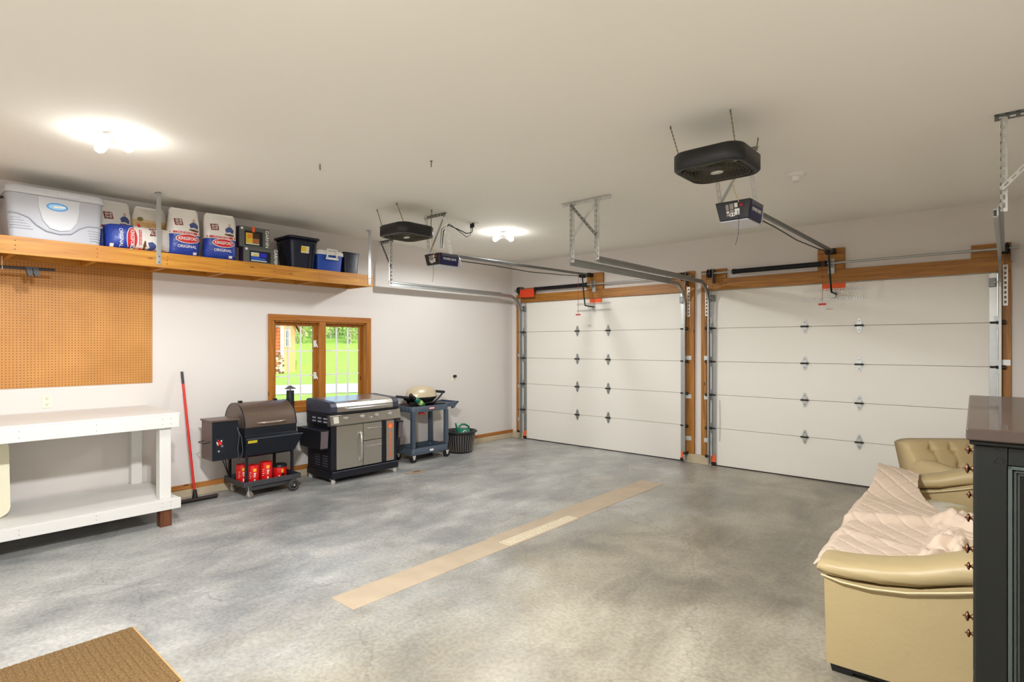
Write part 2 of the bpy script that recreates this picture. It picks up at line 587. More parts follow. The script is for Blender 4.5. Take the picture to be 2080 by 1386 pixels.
IVORY = mat('ivory_plate', (238, 226, 204), 0.4)
HOLE = mat('dark_hole', (12, 12, 12), 0.9)

H = 3.18
# ================================================================ room shell
def frame_box(mb, x0, x1, y0, y1, hx0, hx1, hy0, hy1, z0, z1):
    mb.box(x0, hx0, y0, y1, z0, z1); mb.box(hx1, x1, y0, y1, z0, z1)
    mb.box(hx0, hx1, y0, hy0, z0, z1); mb.box(hx0, hx1, hy1, y1, z0, z1)
DX0, DX1, DY0, DY1 = 3.575, 3.695, -4.24, -3.24
mb = MB(); frame_box(mb, -0.2, 8.0, -9.6, 0.25, DX0, DX1, DY0, DY1, -0.15, 0.0)
floor = struct('floor', mb, FLOOR)
mb = MB(); mb.box(DX0, DX1, DY0, DY1, -0.149, -0.135)
part(floor, 'drain_channel', mb, mat('shaded_channel', (26, 23, 20), 0.8))  # near-black colour paints the shade down under the grate, concrete is not wet
mb = MB()
for (a0, a1, b0, b1) in ((3.45, 3.71, -5.75, DY0), (3.40, 3.70, DY1, -1.44), (3.43, DX0, DY0, DY1), (DX1, 3.72, DY0, DY1)):
    mb.box(a0, a1, b0, b1, 0.0, 0.0025)
part(floor, 'infill_strip', mb, STRIP, label='pale tan concrete infill around the drain')
# a rusty mark and chalky marks on the slab
mb = MB()
def blot(mb, cx, cy, rx, ry, z, seed, n=22):
    rd = random.Random(seed)
    pts = [(cx+rx*(0.7+0.3*rd.random())*math.cos(2*PI*i/n), cy+ry*(0.7+0.3*rd.random())*math.sin(2*PI*i/n)) for i in range(n)]
    mb.add([(x, y, z) for x, y in pts], [tuple(range(n))])
blot(mb, 0.95, -3.0, 0.10, 0.20, 0.0012, 3)
part(floor, 'rust_stain', mb, mat('rust_stain', (166, 150, 128), 0.55, var=0.25, scale=14))
mb = MB(); blot(mb, 0.92, -2.97, 0.03, 0.08, 0.0018, 5)
part(floor, 'rust_stain', mb, mat('rust_dark', (122, 82, 52), 0.6, var=0.3, scale=20))

mb = MB(); mb.box(-0.2, 8.0, -9.6, 0.25, H, H+0.15)
struct('ceiling', mb, CEIL)

WY0, WY1, WZ0, WZ1 = -4.475, -3.14, 0.90, 1.99         # window opening
mb = MB()
mb.box(-0.15, 0, -9.6, WY0, 0, H); mb.box(-0.15, 0, WY1, 0.15, 0, H)
mb.box(-0.15, 0, WY0, WY1, 0, WZ0); mb.box(-0.15, 0, WY0, WY1, WZ1, H)
struct('wall_left', mb, WALL)
A0, A1, B0, B1, DH = 0.28, 3.33, 3.715, 6.745, 2.44      # the two door openings
mb = MB()
mb.box(0, A0, 0, 0.15, 0, H); mb.box(A1, B0, 0, 0.15, 0, H); mb.box(B1, 7.85, 0, 0.15, 0, H)
mb.box(A0, A1, 0, 0.15, DH, H); mb.box(B0, B1, 0, 0.15, DH, H)
struct('wall_front', mb, WALL)
mb = MB(); mb.box(7.7, 7.85, -9.6, 0, 0, H); struct('wall_right', mb, WALL)
mb = MB(); mb.box(0, 7.7, -9.6, -9.45, 0, H); struct('wall_back', mb, WALL)
mb = MB(); mb.box(0, 0.018, -5.72, 0, 0.085, 0.142); struct('baseboard_left', mb, CEDAR_Y, 0.003)
mb = MB(); mb.box(0, 0.03, -9.4, 0, 0, 0.085); mb.box(0.03, A0, -0.03, 0, 0, 0.115)
struct('trim_1', mb, CURB, 0.006)
mb = MB(); mb.box(A1, B0, -0.03, 0, 0, 0.13); struct('trim_2', mb, CURB, 0.006)

# door casings: each board its own piece
def casing(name, boards):
    e = thing(name, None, None, (0,0,0), kind='structure')
    for nm, x0, x1, z0, z1, y, m in boards:
        b = MB(); b.box(x0, x1, y, -0.0005, z0, z1); part(e, nm, b, m, 0.003)
casing('trim_3', [
    ('header_board', 0.13, 3.34, 2.445, 2.585, -0.038, CEDAR_X),
    ('post', 0.13, 0.215, 0.115, 2.445, -0.038, CEDAR_Z),
    ('post', 3.345, 3.39, 0.13, 2.74, -0.034, CEDAR_Z), ('post', 3.392, 3.475, 0.13, 2.74, -0.038, CEDAR_Z),
    ('bearing_block', 0.17, 0.56, 2.587, 2.70, -0.038, CEDAR_X), ('bearing_block', 3.06, 3.343, 2.587, 2.73, -0.038, CEDAR_X),
    ('spring_plate', 1.655, 1.965, 2.587, 2.85, -0.042, CEDAR_X)])
casing('trim_4', [
    ('header_board', 3.655, 6.85, 2.445, 2.60, -0.038, CEDAR_X),
    ('post', 3.575, 3.652, 0.13, 2.72, -0.038, CEDAR_Z),
    ('post', 6.765, 6.85, 0.02, 2.443, -0.038, CEDAR_Z),
    ('bearing_block', 3.655, 3.93, 2.602, 2.735, -0.038, CEDAR_X), ('bearing_block', 6.53, 6.85, 2.602, 2.74, -0.038, CEDAR_X),
    ('spring_plate', 5.06, 5.35, 2.602, 2.86, -0.042, CEDAR_X)])

# ================================================================ ceiling lamps
def lamp(x, y, ang, label, lit=True, power=1.0):
    t = thing('ceiling_lamp', label, 'lamp', (x, y, H), 0, 'porcelain ceiling lamps' )
    mb = MB(); mb.lathe([(0.075, H), (0.075, H-0.012), (0.06, H-0.022), (0.0, H-0.026)], (x, y, 0))
    part(t, 'base', mb, WHITEP)
    if not lit:
        mb = MB(); mb.lathe([(0.035, H-0.02), (0.032, H-0.06), (0.024, H-0.066), (0.02, H-0.05), (0.0, H-0.045)], (x, y, 0))
        part(t, 'socket', mb, WHITEP)
        return t
    mb = MB(); mb.cyl((x, y, H-0.02), (x, y, H-0.055), 0.018)
    part(t, 'stem', mb, WHITEP)
    for s in (-1, 1):
        d = Vector((math.cos(ang)*s, math.sin(ang)*s, -0.38)).normalized()
        p = Vector((x, y, H-0.05))
        mb = MB(); mb.cyl(p+d*0.005, p+d*0.05, 0.02, 0.022); part(t, 'socket', mb, WHITEP)
        q = p+d*0.05
        mb = MB()
        R = d.to_track_quat('Z', 'Y').to_matrix().to_4x4(); R.translation = q
        m2 = MB(); m2.lathe([(0.014, 0), (0.02, 0.02), (0.031, 0.045), (0.033, 0.062), (0.027, 0.082), (0.014, 0.093), (0.0, 0.096)], n=18)
        m2.tri(R)
        bulb = part(t, 'bulb', m2, emit('glowing_bulb', (255, 253, 248), 80.0))
        ld = bpy.data.lights.new('bulb_light', 'SPOT'); ld.energy = LAMP_W*power; ld.color = LAMP_COL
        ld.spot_size = math.radians(176); ld.spot_blend = 0.25; ld.shadow_soft_size = 0.035
        lo = bpy.data.objects.new('bulb_light', ld); COL.objects.link(lo); lo.parent = t
        pos = q+d*0.06+Vector((0, 0, -0.06))
        lo.location = pos-Vector((x, y, H))
    return t
lamp(2.03, -6.62, math.radians(38), 'lit two-bulb ceiling lamp above the shelf with the big white cooler', power=0.33)
lamp(1.80, -2.23, math.radians(40), 'lit two-bulb ceiling lamp over the smaller-looking opener in the far corner', power=0.42)
lamp(5.43, -2.41, 0, 'white porcelain ceiling lamp holder with no bulb beside the right fan', False)
lamp(5.20, -6.95, math.radians(38), 'lit two-bulb ceiling lamp just above the top edge of the picture', power=2.5)

# ================================================================ window
win = thing('window_1', None, None, (0, (WY0+WY1)/2, WZ0), kind='structure')
cw = 0.075
mb = MB(); mb.box(0, 0.02, WY0-cw, WY1+cw, WZ1, WZ1+cw); part(win, 'head_casing', mb, WINWOOD_Y, 0.004)
mb = MB(); mb.box(0, 0.02, WY0-cw, WY1+cw, WZ0-cw, WZ0); part(win, 'sill_casing', mb, WINWOOD_Y, 0.004)
for y0 in (WY0-cw, WY1):
    mb = MB(); mb.box(0, 0.019, y0, y0+cw, WZ0, WZ1); part(win, 'side_casing', mb, WINWOOD_Z, 0.004)
mb = MB()
for a, b in ((WY0, WY0+0.018), (WY1-0.018, WY1)): mb.box(-0.15, 0.0, a, b, WZ0, WZ1)
mb.box(-0.15, 0.0, WY0, WY1, WZ0, WZ0+0.018); mb.box(-0.15, 0.0, WY0, WY1, WZ1-0.018, WZ1)
part(win, 'jamb', mb, WINWOOD_Z)
YM = -3.815
mb = MB(); mb.box(-0.15, 0.012, YM-0.045, YM+0.045, WZ0, WZ1); part(win, 'mullion', mb, WINWOOD_Z, 0.004)
gm, gnt, gp = nmat('window_glass')
gnt.nodes.remove(gp)
gt = gnt.nodes.new('ShaderNodeBsdfTransparent'); gg = gnt.nodes.new('ShaderNodeBsdfGlossy'); gg.inputs['Roughness'].default_value = 0.02
gx = gnt.nodes.new('ShaderNodeMixShader'); gx.inputs[0].default_value = 0.035
gnt.links.new(gt.outputs[0], gx.inputs[1]); gnt.links.new(gg.outputs[0], gx.inputs[2])
gnt.links.new(gx.outputs[0], gnt.nodes['Material Output'].inputs[0])
GLASS = gm
for y0, y1 in ((WY0+0.018, YM-0.045), (YM+0.045, WY1-0.018)):
    z0, z1 = WZ0+0.018, WZ1-0.018; s = 0.042
    mb = MB()
    mb.box(-0.11, -0.07, y0, y0+s, z0, z1); mb.box(-0.11, -0.07, y1-s, y1, z0, z1)
    mb.box(-0.11, -0.07, y0+s, y1-s, z0, z0+s); mb.box(-0.11, -0.07, y0+s, y1-s, z1-s, z1)
    sash = part(win, 'sash', mb, WINWOOD_Z, 0.003)
    g0, g1, h0, h1 = y0+s, y1-s, z0+s, z1-s
    for i in range(3):
        for j in range(3):
            a = g0+(g1-g0)*i/3; b = g0+(g1-g0)*(i+1)/3; c = h0+(h1-h0)*j/3; d = h0+(h1-h0)*(j+1)/3
            mb = MB(); mb.box(-0.093, -0.089, a, b, c, d); part(sash, 'pane', mb, GLASS)
    for i in (1, 2):
        a = g0+(g1-g0)*i/3; mb = MB(); mb.box(-0.098, -0.084, a-0.009, a+0.009, h0, h1); part(sash, 'grille_bar', mb, WHITEP)
        c = h0+(h1-h0)*i/3; mb = MB(); mb.box(-0.0975, -0.0845, g0, g1, c-0.008, c+0.008); part(sash, 'grille_bar', mb, WHITEP)
for z in (1.28, 1.70):
    mb = MB(); mb.box(-0.068, -0.05, YM-0.09, YM-0.055, z-0.045, z+0.045); mb.bar((-0.05, YM-0.06, z), (-0.03, YM-0.05, z-0.05), 0.012, 0.012)
    part(win, 'latch', mb, WHITEP, 0.003)
mb = MB(); mb.box(-0.065, -0.03, WY0+0.03, WY0+0.16, WZ0+0.03, WZ0+0.05); part(win, 'crank_handle', mb, BLACKM, 0.003)

# ================================================================ outdoors
DV = Vector((-0.886, 0.464, 0)); RV = Vector((0.464, 0.886, 0)); OC = Vector((CX, CY, 0))
def out(a, b, z=0.0):          # a metres away from the garage, b sideways
    return OC+DV*a+RV*b+Vector((0,0,z))
def ground(a):
    if a < 46: return -0.30
    if a < 60: return -0.30+0.9*((a-46)/14)**1.5
    return 0.60+(a-60)*0.115
GRASS = mat('spring_grass', (150, 190, 66), 0.9, var=0.3, scale=1.2, bump=0.3, bscale=20)
mb = MB()
AA = [8.6]+[10+3*i for i in range(38)]
mb.grid(len(AA), 2, lambda u, v: out(AA[round(u*(len(AA)-1))], -45+90*v, ground(AA[round(u*(len(AA)-1))])))
lawn = struct('lawn', mb, GRASS)
DRIVE = mat('pale_gravel', (222, 216, 206), 0.9, var=0.06, scale=3, bump=0.2)
mb = MB()
mb.grid(25, 2, lambda u, v: out(24.3+5.6*v+0.0025*(u*60-30)**2, -30+60*u, -0.28))
struct('driveway', mb, DRIVE)

def local_out(name, label, cat, a, b, z, group=None):
    return thing(name, label, cat, tuple(out(a, b, z)), math.atan2(0.886, 0.464), group)
def lp(t):                      # local coordinates (sideways, away, up) offset to the thing's base
    return BASE[t.name]
class LB(MB):
    """builder in the local frame of an outdoor thing"""
    def __init__(self, t):
        super().__init__(); self.o = BASE[t.name]
    def done(self):
        self.v = [q+self.o for q in self.v]; return self
SID = mat('tan_siding', (214, 164, 110), 0.8, var=0.08, scale=3, stretch=(1, 1, 8))
CEDARW = mat('cedar_siding', (204, 112, 62), 0.8, var=0.15, scale=4, stretch=(1, 1, 8))
SHING = mat('grey_shingles', (120, 130, 140), 0.9, var=0.25, scale=14)
house = local_out('cedar_house', 'tan and cedar house with steep gable beyond the driveway', 'house', 45, -0.85, -0.35)
def hpart(nm, fn, m, bevel=0):
    b = LB(house); fn(b); b.done(); return part(house, nm, b, m, bevel)
hpart('gable_wall', lambda b: b.prism([(-5.5, 0), (0.83, 0), (0.83, 3.7), (-2.3, 8.5), (-5.5, 3.6)], 'xz', 0, 8), SID)
hpart('gable_roof', lambda b: b.hexa([(0.55,-0.5,4.15),(1.25,-0.5,2.95),(1.25,8.5,2.95),(0.55,8.5,4.15)], [(0.62,-0.5,4.35),(1.38,-0.5,3.05),(1.38,8.5,3.05),(0.62,8.5,4.35)]), mat('brown_eave', (150, 90, 60), 0.8))
hpart('porch_wall', lambda b: b.box(-6.0, -0.12, -1.2, -0.05, 0, 3.3), CEDARW)
for z0 in [0.25*i for i in range(13)]:
    hpart('siding_board', lambda b: b.box(-5.95, -0.14, -1.235, -1.2, z0+0.02, z0+0.235), CEDARW)
hpart('porch_roof', lambda b: b.hexa([(-6.2,-2.4,3.3),(-0.3,-2.4,3.3),(-0.3,0,3.7),(-6.2,0,3.7)], [(-6.2,-2.4,3.45),(-0.3,-2.4,3.45),(-0.7,0,4.9),(-6.2,0,4.9)]), SHING)
hpart('corner_board', lambda b: b.box(-0.16, 0.06, -1.3, -0.02, 0, 3.4), WHITEP)
for px_ in (-0.95, -1.6, -3.2):
    hpart('porch_post', lambda b: b.box(px_-0.06, px_+0.06, -2.3, -2.18, 0, 3.3), WHITEP)
w = hpart('window_frame', lambda b: b.box(0.12, 0.5, -0.06, -0.002, 1.9, 3.2), WHITEP)
for z0, z1 in ((1.98, 2.52), (2.58, 3.12)):
    b = LB(house); b.box(0.2, 0.42, -0.075, -0.06, z0, z1); b.done(); part(w, 'pane', b, mat('house_glass', (96, 110, 120), 0.1))
w = hpart('porch_window', lambda b: b.box(-1.55, -1.0, -1.28, -1.236, 1.0, 3.0), WHITEP)
b = LB(house); b.box(-1.47, -1.08, -1.295, -1.28, 1.1, 2.9); b.done(); part(w, 'pane', b, mat('house_glass', (96, 110, 120), 0.1))
wp = local_out('woodpile', 'split firewood stacked in front of the cedar house', 'woodpile', 42.5, -1.22, -0.32)
rd = random.Random(4)
lm = [mat('log_end_%d' % i, c, 0.9) for i, c in enumerate([(196,170,136),(150,118,84),(110,84,60),(220,200,170)])]
for j in range(9):
    for i in range(5-(j > 6)):
        b = LB(wp); r = 0.075+0.02*rd.random(); x = -0.36+0.18*i+0.05*rd.random()+0.05*(j % 2)
        b.cyl((x, -0.2, 0.09+0.165*j), (x, 0.25, 0.09+0.165*j), r, n=7); b.done()
        part(wp, 'log', b, lm[rd.randrange(4)])
# woods on the rise
LEAF = [mat('leaf_%d' % i, c, 0.9, var=0.35, scale=2.5, bump=0.6, bscale=6) for i, c in enumerate([(176,192,112),(196,206,134),(150,172,96)])]
BARK = mat('pale_bark', (176, 166, 150), 0.9, var=0.2, scale=3)
def canopy(mb, c, r, rd, n):
    """loose cluster of leaf sprays, each a small tilted blade"""
    for _ in range(n):
        while True:
            q = Vector((rd.uniform(-1, 1), rd.uniform(-1, 1), rd.uniform(-1, 1)))
            if q.length < 1: break
        p = Vector(c)+Vector((q.x*r[0], q.y*r[1], q.z*r[2])); s_ = 0.10+0.16*rd.random()
        u = Vector((rd.uniform(-1,1), rd.uniform(-1,1), rd.uniform(-1,1))).normalized(); w_ = u.cross(Vector((rd.uniform(-1,1), rd.uniform(-1,1), rd.uniform(-1,1)))).normalized()
        mb.add([p-u*s_, p-w_*s_*0.6, p+u*s_, p+w_*s_*0.6], [(0, 1, 2, 3)])
NAMES = ['slender', 'bushy', 'tall', 'young']
for i in range(27):
    a = 71+5.5*(i % 3)+0.8*rd.random(); bpos = -9.0+1.0*i+0.3*rd.random()
    t = local_out('woodland_tree', 'young leafy tree in the woods at the top of the lawn', 'tree', a, bpos, ground(a)-0.1, 'trees in the woods above the lawn')
    b = LB(t); hgt = 9+3*rd.random(); lean = 0.5*(rd.random()-0.5)
    b.cyl((0,0,0), (lean,0,hgt), 0.13+0.06*rd.random(), 0.05, n=7); b.done(); part(t, 'trunk', b, BARK)
    b = LB(t)
    for k in range(5):
        canopy(b, (lean*0.6+0.8*(rd.random()-0.5), 0.8*(rd.random()-0.5), 1.0+k*2.0+rd.random()), (1.15, 1.15, 1.3), rd, 170)
    b.done(); part(t, 'foliage', b, LEAF[i % 3], kind='stuff')
# ================================================================ garage doors
ZS = [0.012, 0.525, 0.99, 1.452, 1.916, 2.438]
SEAL = mat('door_seal', (46, 40, 40), 0.8)
PIN = mat('hinge_barrel', (52, 48, 44), 0.5, 0.6)
LIGHTS = mat('zinc_bright', (206, 207, 204), 0.4, 0.6, var=0.1, scale=20)
# shared pieces
mb = MB()
mb.prism([(0,0.09),(-0.012,0.085),(-0.034,0.012),(-0.034,-0.012),(-0.012,-0.085),(0,-0.09),(0.012,-0.085),(0.034,-0.012),(0.034,0.012),(0.012,0.085)], 'xz', -0.006, 0.0)
mb.box(-0.022, 0.022, -0.02, -0.006, -0.03, 0.03)
mb.slot(1); mb.cyl((-0.045, -0.018, 0), (0.045, -0.018, 0), 0.011, n=10)
for z in (-0.055, 0.055): mb.cyl((0, -0.011, z), (0, -0.006, z), 0.006, n=6)
HINGE = mesh_of(mb, 'hinge', [GALV, PIN])
mb = MB()
mb.box(-0.02, 0.02, -0.01, 0, -0.07, 0.07)
mb.slot(1); mb.cyl((-0.05, -0.025, 0), (0.05, -0.025, 0), 0.010, n=10); mb.cyl((0.045, -0.06, 0), (0.075, -0.06, 0), 0.022, n=12); mb.bar((0.0,-0.025,0),(0.05,-0.06,0),0.014,0.03)
EHINGE = mesh_of(mb, 'roller_hinge', [GALV, PIN])
def garage_door(name, x0, x1, hx, seed):
    d = thing(name, None, None, ((x0+x1)/2, 0.02, 0), kind='structure')
    for i in range(5):
        mb = MB(); g = 0.0022
        mb.box(x0+0.004, x1-0.004, 0.0, 0.045, ZS[i]+g, ZS[i+1]-g)
        part(d, 'door_panel', mb, DOORW, 0.003)
        mb = MB(); mb.box(x0+0.004, x1-0.004, 0.012, 0.04, ZS[i+1]-0.004, ZS[i+1]+0.004) if i < 4 else mb.box(x0+0.004, x1-0.004, 0.005, 0.04, 0.0, 0.015)
        part(d, 'seal_strip', mb, SEAL if i == 4 else mat('seam_grey', (150, 140, 126), 0.8))
    for z in ZS[1:5]:
        for x in hx: inst(d, 'hinge', HINGE, (x, -0.0005, z))
        inst(d, 'roller_hinge', EHINGE, (x0+0.012, -0.009, z), scale=(-1, 1, 1))
        inst(d, 'roller_hinge', EHINGE, (x1-0.012, -0.009, z))
    for s, xa in ((-1, x0+0.002), (1, x1-0.068)):
        for i in range(5):
            mb = MB(); mb.box(xa, xa+0.066, -0.009, -0.0005, ZS[i]+0.012, ZS[i+1]-0.004)
            part(d, 'end_stile', mb, GALV if i < 4 else LIGHTS, 0.001)
        xm = xa+0.033
        mb = MB(); mb.box(xm-0.03, xm+0.03, -0.018, -0.0095, 0.05, 0.15); part(d, 'bottom_bracket', mb, mat('orange_tag', (244, 110, 62), 0.6), 0.004)
        mb = MB(); mb.box(xm-0.035, xm+0.035, -0.03, -0.0095, 0.02, 0.05); part(d, 'bottom_roller_plate', mb, PIN, 0.002)
        mb = MB(); mb.box(xm-0.035, xm+0.02, -0.05, -0.0095, 2.29, 2.38); part(d, 'top_roller_bracket', mb, GALVD, 0.004)
        xr = x0-0.02 if s < 0 else x1+0.02
        mb = MB(); mb.cyl((xm, -0.07, 2.335), (xr, -0.07, 2.335), 0.006); part(d, 'top_roller_shaft', mb, LIGHTS)
    return d
d1 = garage_door('door_1', A0, A1, (1.445, 2.04), 1)
d2 = garage_door('door_2', B0, B1, (4.905, 5.497), 2)
# small handle dimple on door 2
mb = MB(); mb.box(3.90, 3.93, -0.008, 0, 1.63, 1.65); part(d2, 'lock_plug', mb, WHITEP, 0.002)
mb = MB(); mb.tube([(3.83, -0.012, 0.92), (3.835, -0.014, 0.6), (3.83, -0.012, 0.35)], 0.003, 6); part(d2, 'lift_cord', mb, mat('cord_tan', (170, 160, 130), 0.8))

# opener mounting bars, warning labels, arm, pull handles
def door_gear(door, xb0, xb1, xo0, xo1, xa, nm):
    for z in (2.358, 2.25):
        mb = MB(); mb.perf((xb0, -0.006, z), (xb1, -0.006, z), (0,0,1), 0.03, 0.004, 0.03, 0.009); part(door, 'bracket_bar', mb, GALVL)
    mb = MB(); mb.box(xo0, xo1, -0.0022, -0.0004, 2.345, 2.438); part(door, 'warning_label', mb, ORANGE, label='orange warning label')
    mb = MB(); mb.box(xa-0.02, xa+0.03, -0.03, -0.008, 2.26, 2.34); part(door, 'arm_bracket', mb, GALVL, 0.003)
door_gear(d1, 1.445, 2.08, 1.69, 1.925, 1.73, 1)
door_gear(d2, 4.895, 5.528, 5.105, 5.355, 5.22, 2)

# ================================================================ spring shafts
SPRING = mat('torsion_spring', (24, 24, 27), 0.4, 0.5)
def spring_set(label, xa, xb, s0, s1, xc, zz, tag):
    t = thing('torsion_spring_assembly', label, 'door spring', ((xa+xb)/2, -0.1, zz), 0, 'torsion spring assemblies over the doors')
    mb = MB(); mb.cyl((xa, -0.1, zz), (xb, -0.1, zz), 0.0127, n=14); part(t, 'shaft', mb, GALV)
    n = int((s1-s0)/0.012); prof = []
    for i in range(n+1):
        prof.append((0.029 if i % 2 else 0.034, s0+(s1-s0)*i/n))
    mb = MB(); mb.lathe(prof, (0, -0.1, zz), 'X', 14); part(t, 'spring', mb, SPRING)
    for s in (s0-0.02, s1):
        mb = MB(); mb.lathe([(0.02, s-0.01), (0.036, s), (0.036, s+0.03), (0.02, s+0.04)], (0, -0.1, zz), 'X', 14); part(t, 'winding_cone', mb, BLACKM)
    mb = MB(); mb.prism([(xc-0.035, zz-0.12), (xc+0.035, zz-0.12), (xc+0.035, zz+0.06), (xc-0.035, zz+0.06)], 'xz', -0.05, -0.0435)
    mb.box(xc-0.005, xc+0.005, -0.14, -0.05, zz-0.05, zz+0.05); part(t, 'center_bearing_plate', mb, GALV)
    for x in (xa+0.12, xb-0.12):
        mb = MB(); mb.lathe([(0.03, x-0.035), (0.058, x-0.03), (0.062, x-0.02), (0.052, x-0.012), (0.05, x+0.01), (0.062, x+0.016), (0.062, x+0.026), (0.03, x+0.034)], (0, -0.1, zz), 'X', 18)
        part(t, 'cable_drum', mb, BLACKM)
        mb = MB(); mb.box(x-0.003+0.05, x+0.003+0.05, -0.15, -0.039, zz-0.14, zz+0.055); part(t, 'end_bearing_plate', mb, GALVD)
        mb = MB(); mb.cyl((x, -0.045, zz-0.02), (x, -0.02, 0.1), 0.0018, n=5); part(t, 'lift_cable', mb, GALVD)
    if tag:
        mb = MB(); mb.box(0.31, 0.63, -0.15, -0.146, 2.525, 2.665); part(t, 'warning_tag', mb, mat('red_tag', (226, 66, 24), 0.55), 0.002, label='red-orange warning tag')
    return t
spring_set('black torsion spring and steel shaft above the left garage door', 0.14, 3.46, 0.63, 1.66, 1.80, 2.662, True)
spring_set('black torsion spring and steel shaft above the right garage door', 3.61, 6.92, 4.06, 5.14, 5.21, 2.672, False)

# ================================================================ tracks
def sweep(mb, path, prof, x):
    """profile points (dx, n) swept along a path in the yz plane; n points away from the room side"""
    rings = []
    m = len(path)
    for i in range(m):
        a = Vector(path[max(i-1,0)]); b = Vector(path[min(i+1,m-1)]); d = (b-a).normalized(); nn = Vector((-d.y, d.x))
        rings.append([(x+px_, path[i][0]+nn.x*q, path[i][1]+nn.y*q) for px_, q in prof])
    mb.loft(rings, smooth=False)
def track(x, s, label, angle_far=True):
    """s = +1: channel opens towards +x (door on that side)"""
    t = thing('door_track', label, 'door track', (x, -0.07, 0.0), 0, 'garage door tracks')
    R = 0.30; zt = 2.545; y0 = -0.075
    path = [(y0, 0.03), (y0, 1.0), (y0, zt-R)]
    for i in range(1, 11):
        a = PI/2*i/10; path.append((y0-R+R*math.cos(a), zt-R+R*math.sin(a)))
    path += [(-1.6, zt), (-2.9, zt)]
    prof = [(0, -0.026), (0.022*s, -0.026), (0.022*s, -0.019), (0.004*s, -0.023), (0.004*s, 0.023), (0.022*s, 0.019), (0.022*s, 0.026), (0, 0.026)]
    mb = MB(); sweep(mb, path, prof, x); part(t, 'channel', mb, GALV)
    mb = MB(); mb.box(x-0.004*s, x, -2.92, -0.55, zt-0.02, zt+0.045); mb.box(x-0.03*s, x, -2.92, -0.55, zt+0.041, zt+0.045); part(t, 'stiffener_angle', mb, GALV)
    for z in (0.35, 0.95, 1.5):
        mb = MB(); mb.box(x-0.07*s, x-0.004*s, -0.043, -0.039, z-0.03, z+0.03); mb.box(x-0.006*s, x-0.002*s, -0.075, -0.039, z-0.03, z+0.03)
        part(t, 'jamb_bracket', mb, GALVL)
    mb = MB(); mb.perf((x-0.03*s, -0.045, 2.1), (x-0.03*s, -0.045, 2.5), (1,0,0), 0.04, 0.003, 0.05); part(t, 'flag_bracket', mb, GALVL)
    mb = MB(); mb.box(x-0.025*s, x-0.005*s, -0.12, -0.04, 0.12, 0.16); mb.cyl((x-0.02*s, -0.10, 0.14), (x+0.02*s, -0.10, 0.14), 0.018, n=10)
    part(t, 'safety_sensor', mb, BLACKP, 0.003)
    return t
track(0.245, 1, 'steel track of the left door running along the window wall')
track(3.365, -1, 'steel track of the left door, between the doors')
track(3.69, 1, 'steel track of the right door, between the doors')
track(6.775, -1, 'steel track at the far right edge of the right door')

# ---- perforated hangers that hold the tracks
def hanger(label, loc):
    return thing('track_hanger', label, 'hanger', loc, 0, 'perforated steel hangers on the ceiling')
zt = 2.56
t = hanger('perforated steel hanger with crossed braces between the two doors', (3.53, -2.9, H))
mb = MB(); mb.angle((3.27, -2.9, H-0.001), (3.85, -2.9, H-0.001), (0,-1,0), (0,0,-1)); part(t, 'ceiling_angle', mb, GALVL)
for x in (3.385, 3.69):
    mb = MB(); mb.angle((x, -2.905, zt), (x, -2.905, H-0.03), (1,0,0), (0,-1,0)); part(t, 'drop_angle', mb, GALVL)
mb = MB(); mb.perf((3.40, -2.915, 2.80), (3.69, -2.915, H-0.04), (1,0,0), 0.028); part(t, 'brace', mb, GALVL)
mb = MB(); mb.perf((3.40, -2.94, H-0.04), (3.70, -2.94, 2.80), (1,0,0), 0.028); part(t, 'brace', mb, GALVD)
t = hanger('perforated steel hanger with diagonal brace near the end of the shelf', (0.15, -2.88, H))
mb = MB(); mb.angle((0.005, -2.88, H-0.001), (0.27, -2.88, H-0.001), (0,-1,0), (0,0,-1)); part(t, 'ceiling_angle', mb, GALVD)
mb = MB(); mb.angle((0.235, -2.885, zt), (0.235, -2.885, H-0.03), (1,0,0), (0,-1,0)); part(t, 'drop_angle', mb, GALVL)
mb = MB(); mb.perf((0.03, -2.895, H-0.04), (0.245, -2.895, 2.80), (1,0,0), 0.028); part(t, 'brace', mb, GALVD)
t = hanger('perforated steel hanger at the right edge above the dresser', (6.95, -2.9, H))
mb = MB(); mb.angle((6.77, -2.9, H-0.001), (7.35, -2.9, H-0.001), (0,-1,0), (0,0,-1)); part(t, 'ceiling_angle', mb, GALVD)
mb = MB(); mb.angle((6.79, -2.905, zt), (6.79, -2.905, H-0.03), (1,0,0), (0,-1,0)); part(t, 'drop_angle', mb, GALVL)
mb = MB(); mb.perf((6.80, -2.93, 2.70), (7.2, -2.93, H-0.04), (1,0,0), 0.03); part(t, 'brace', mb, GALVL)

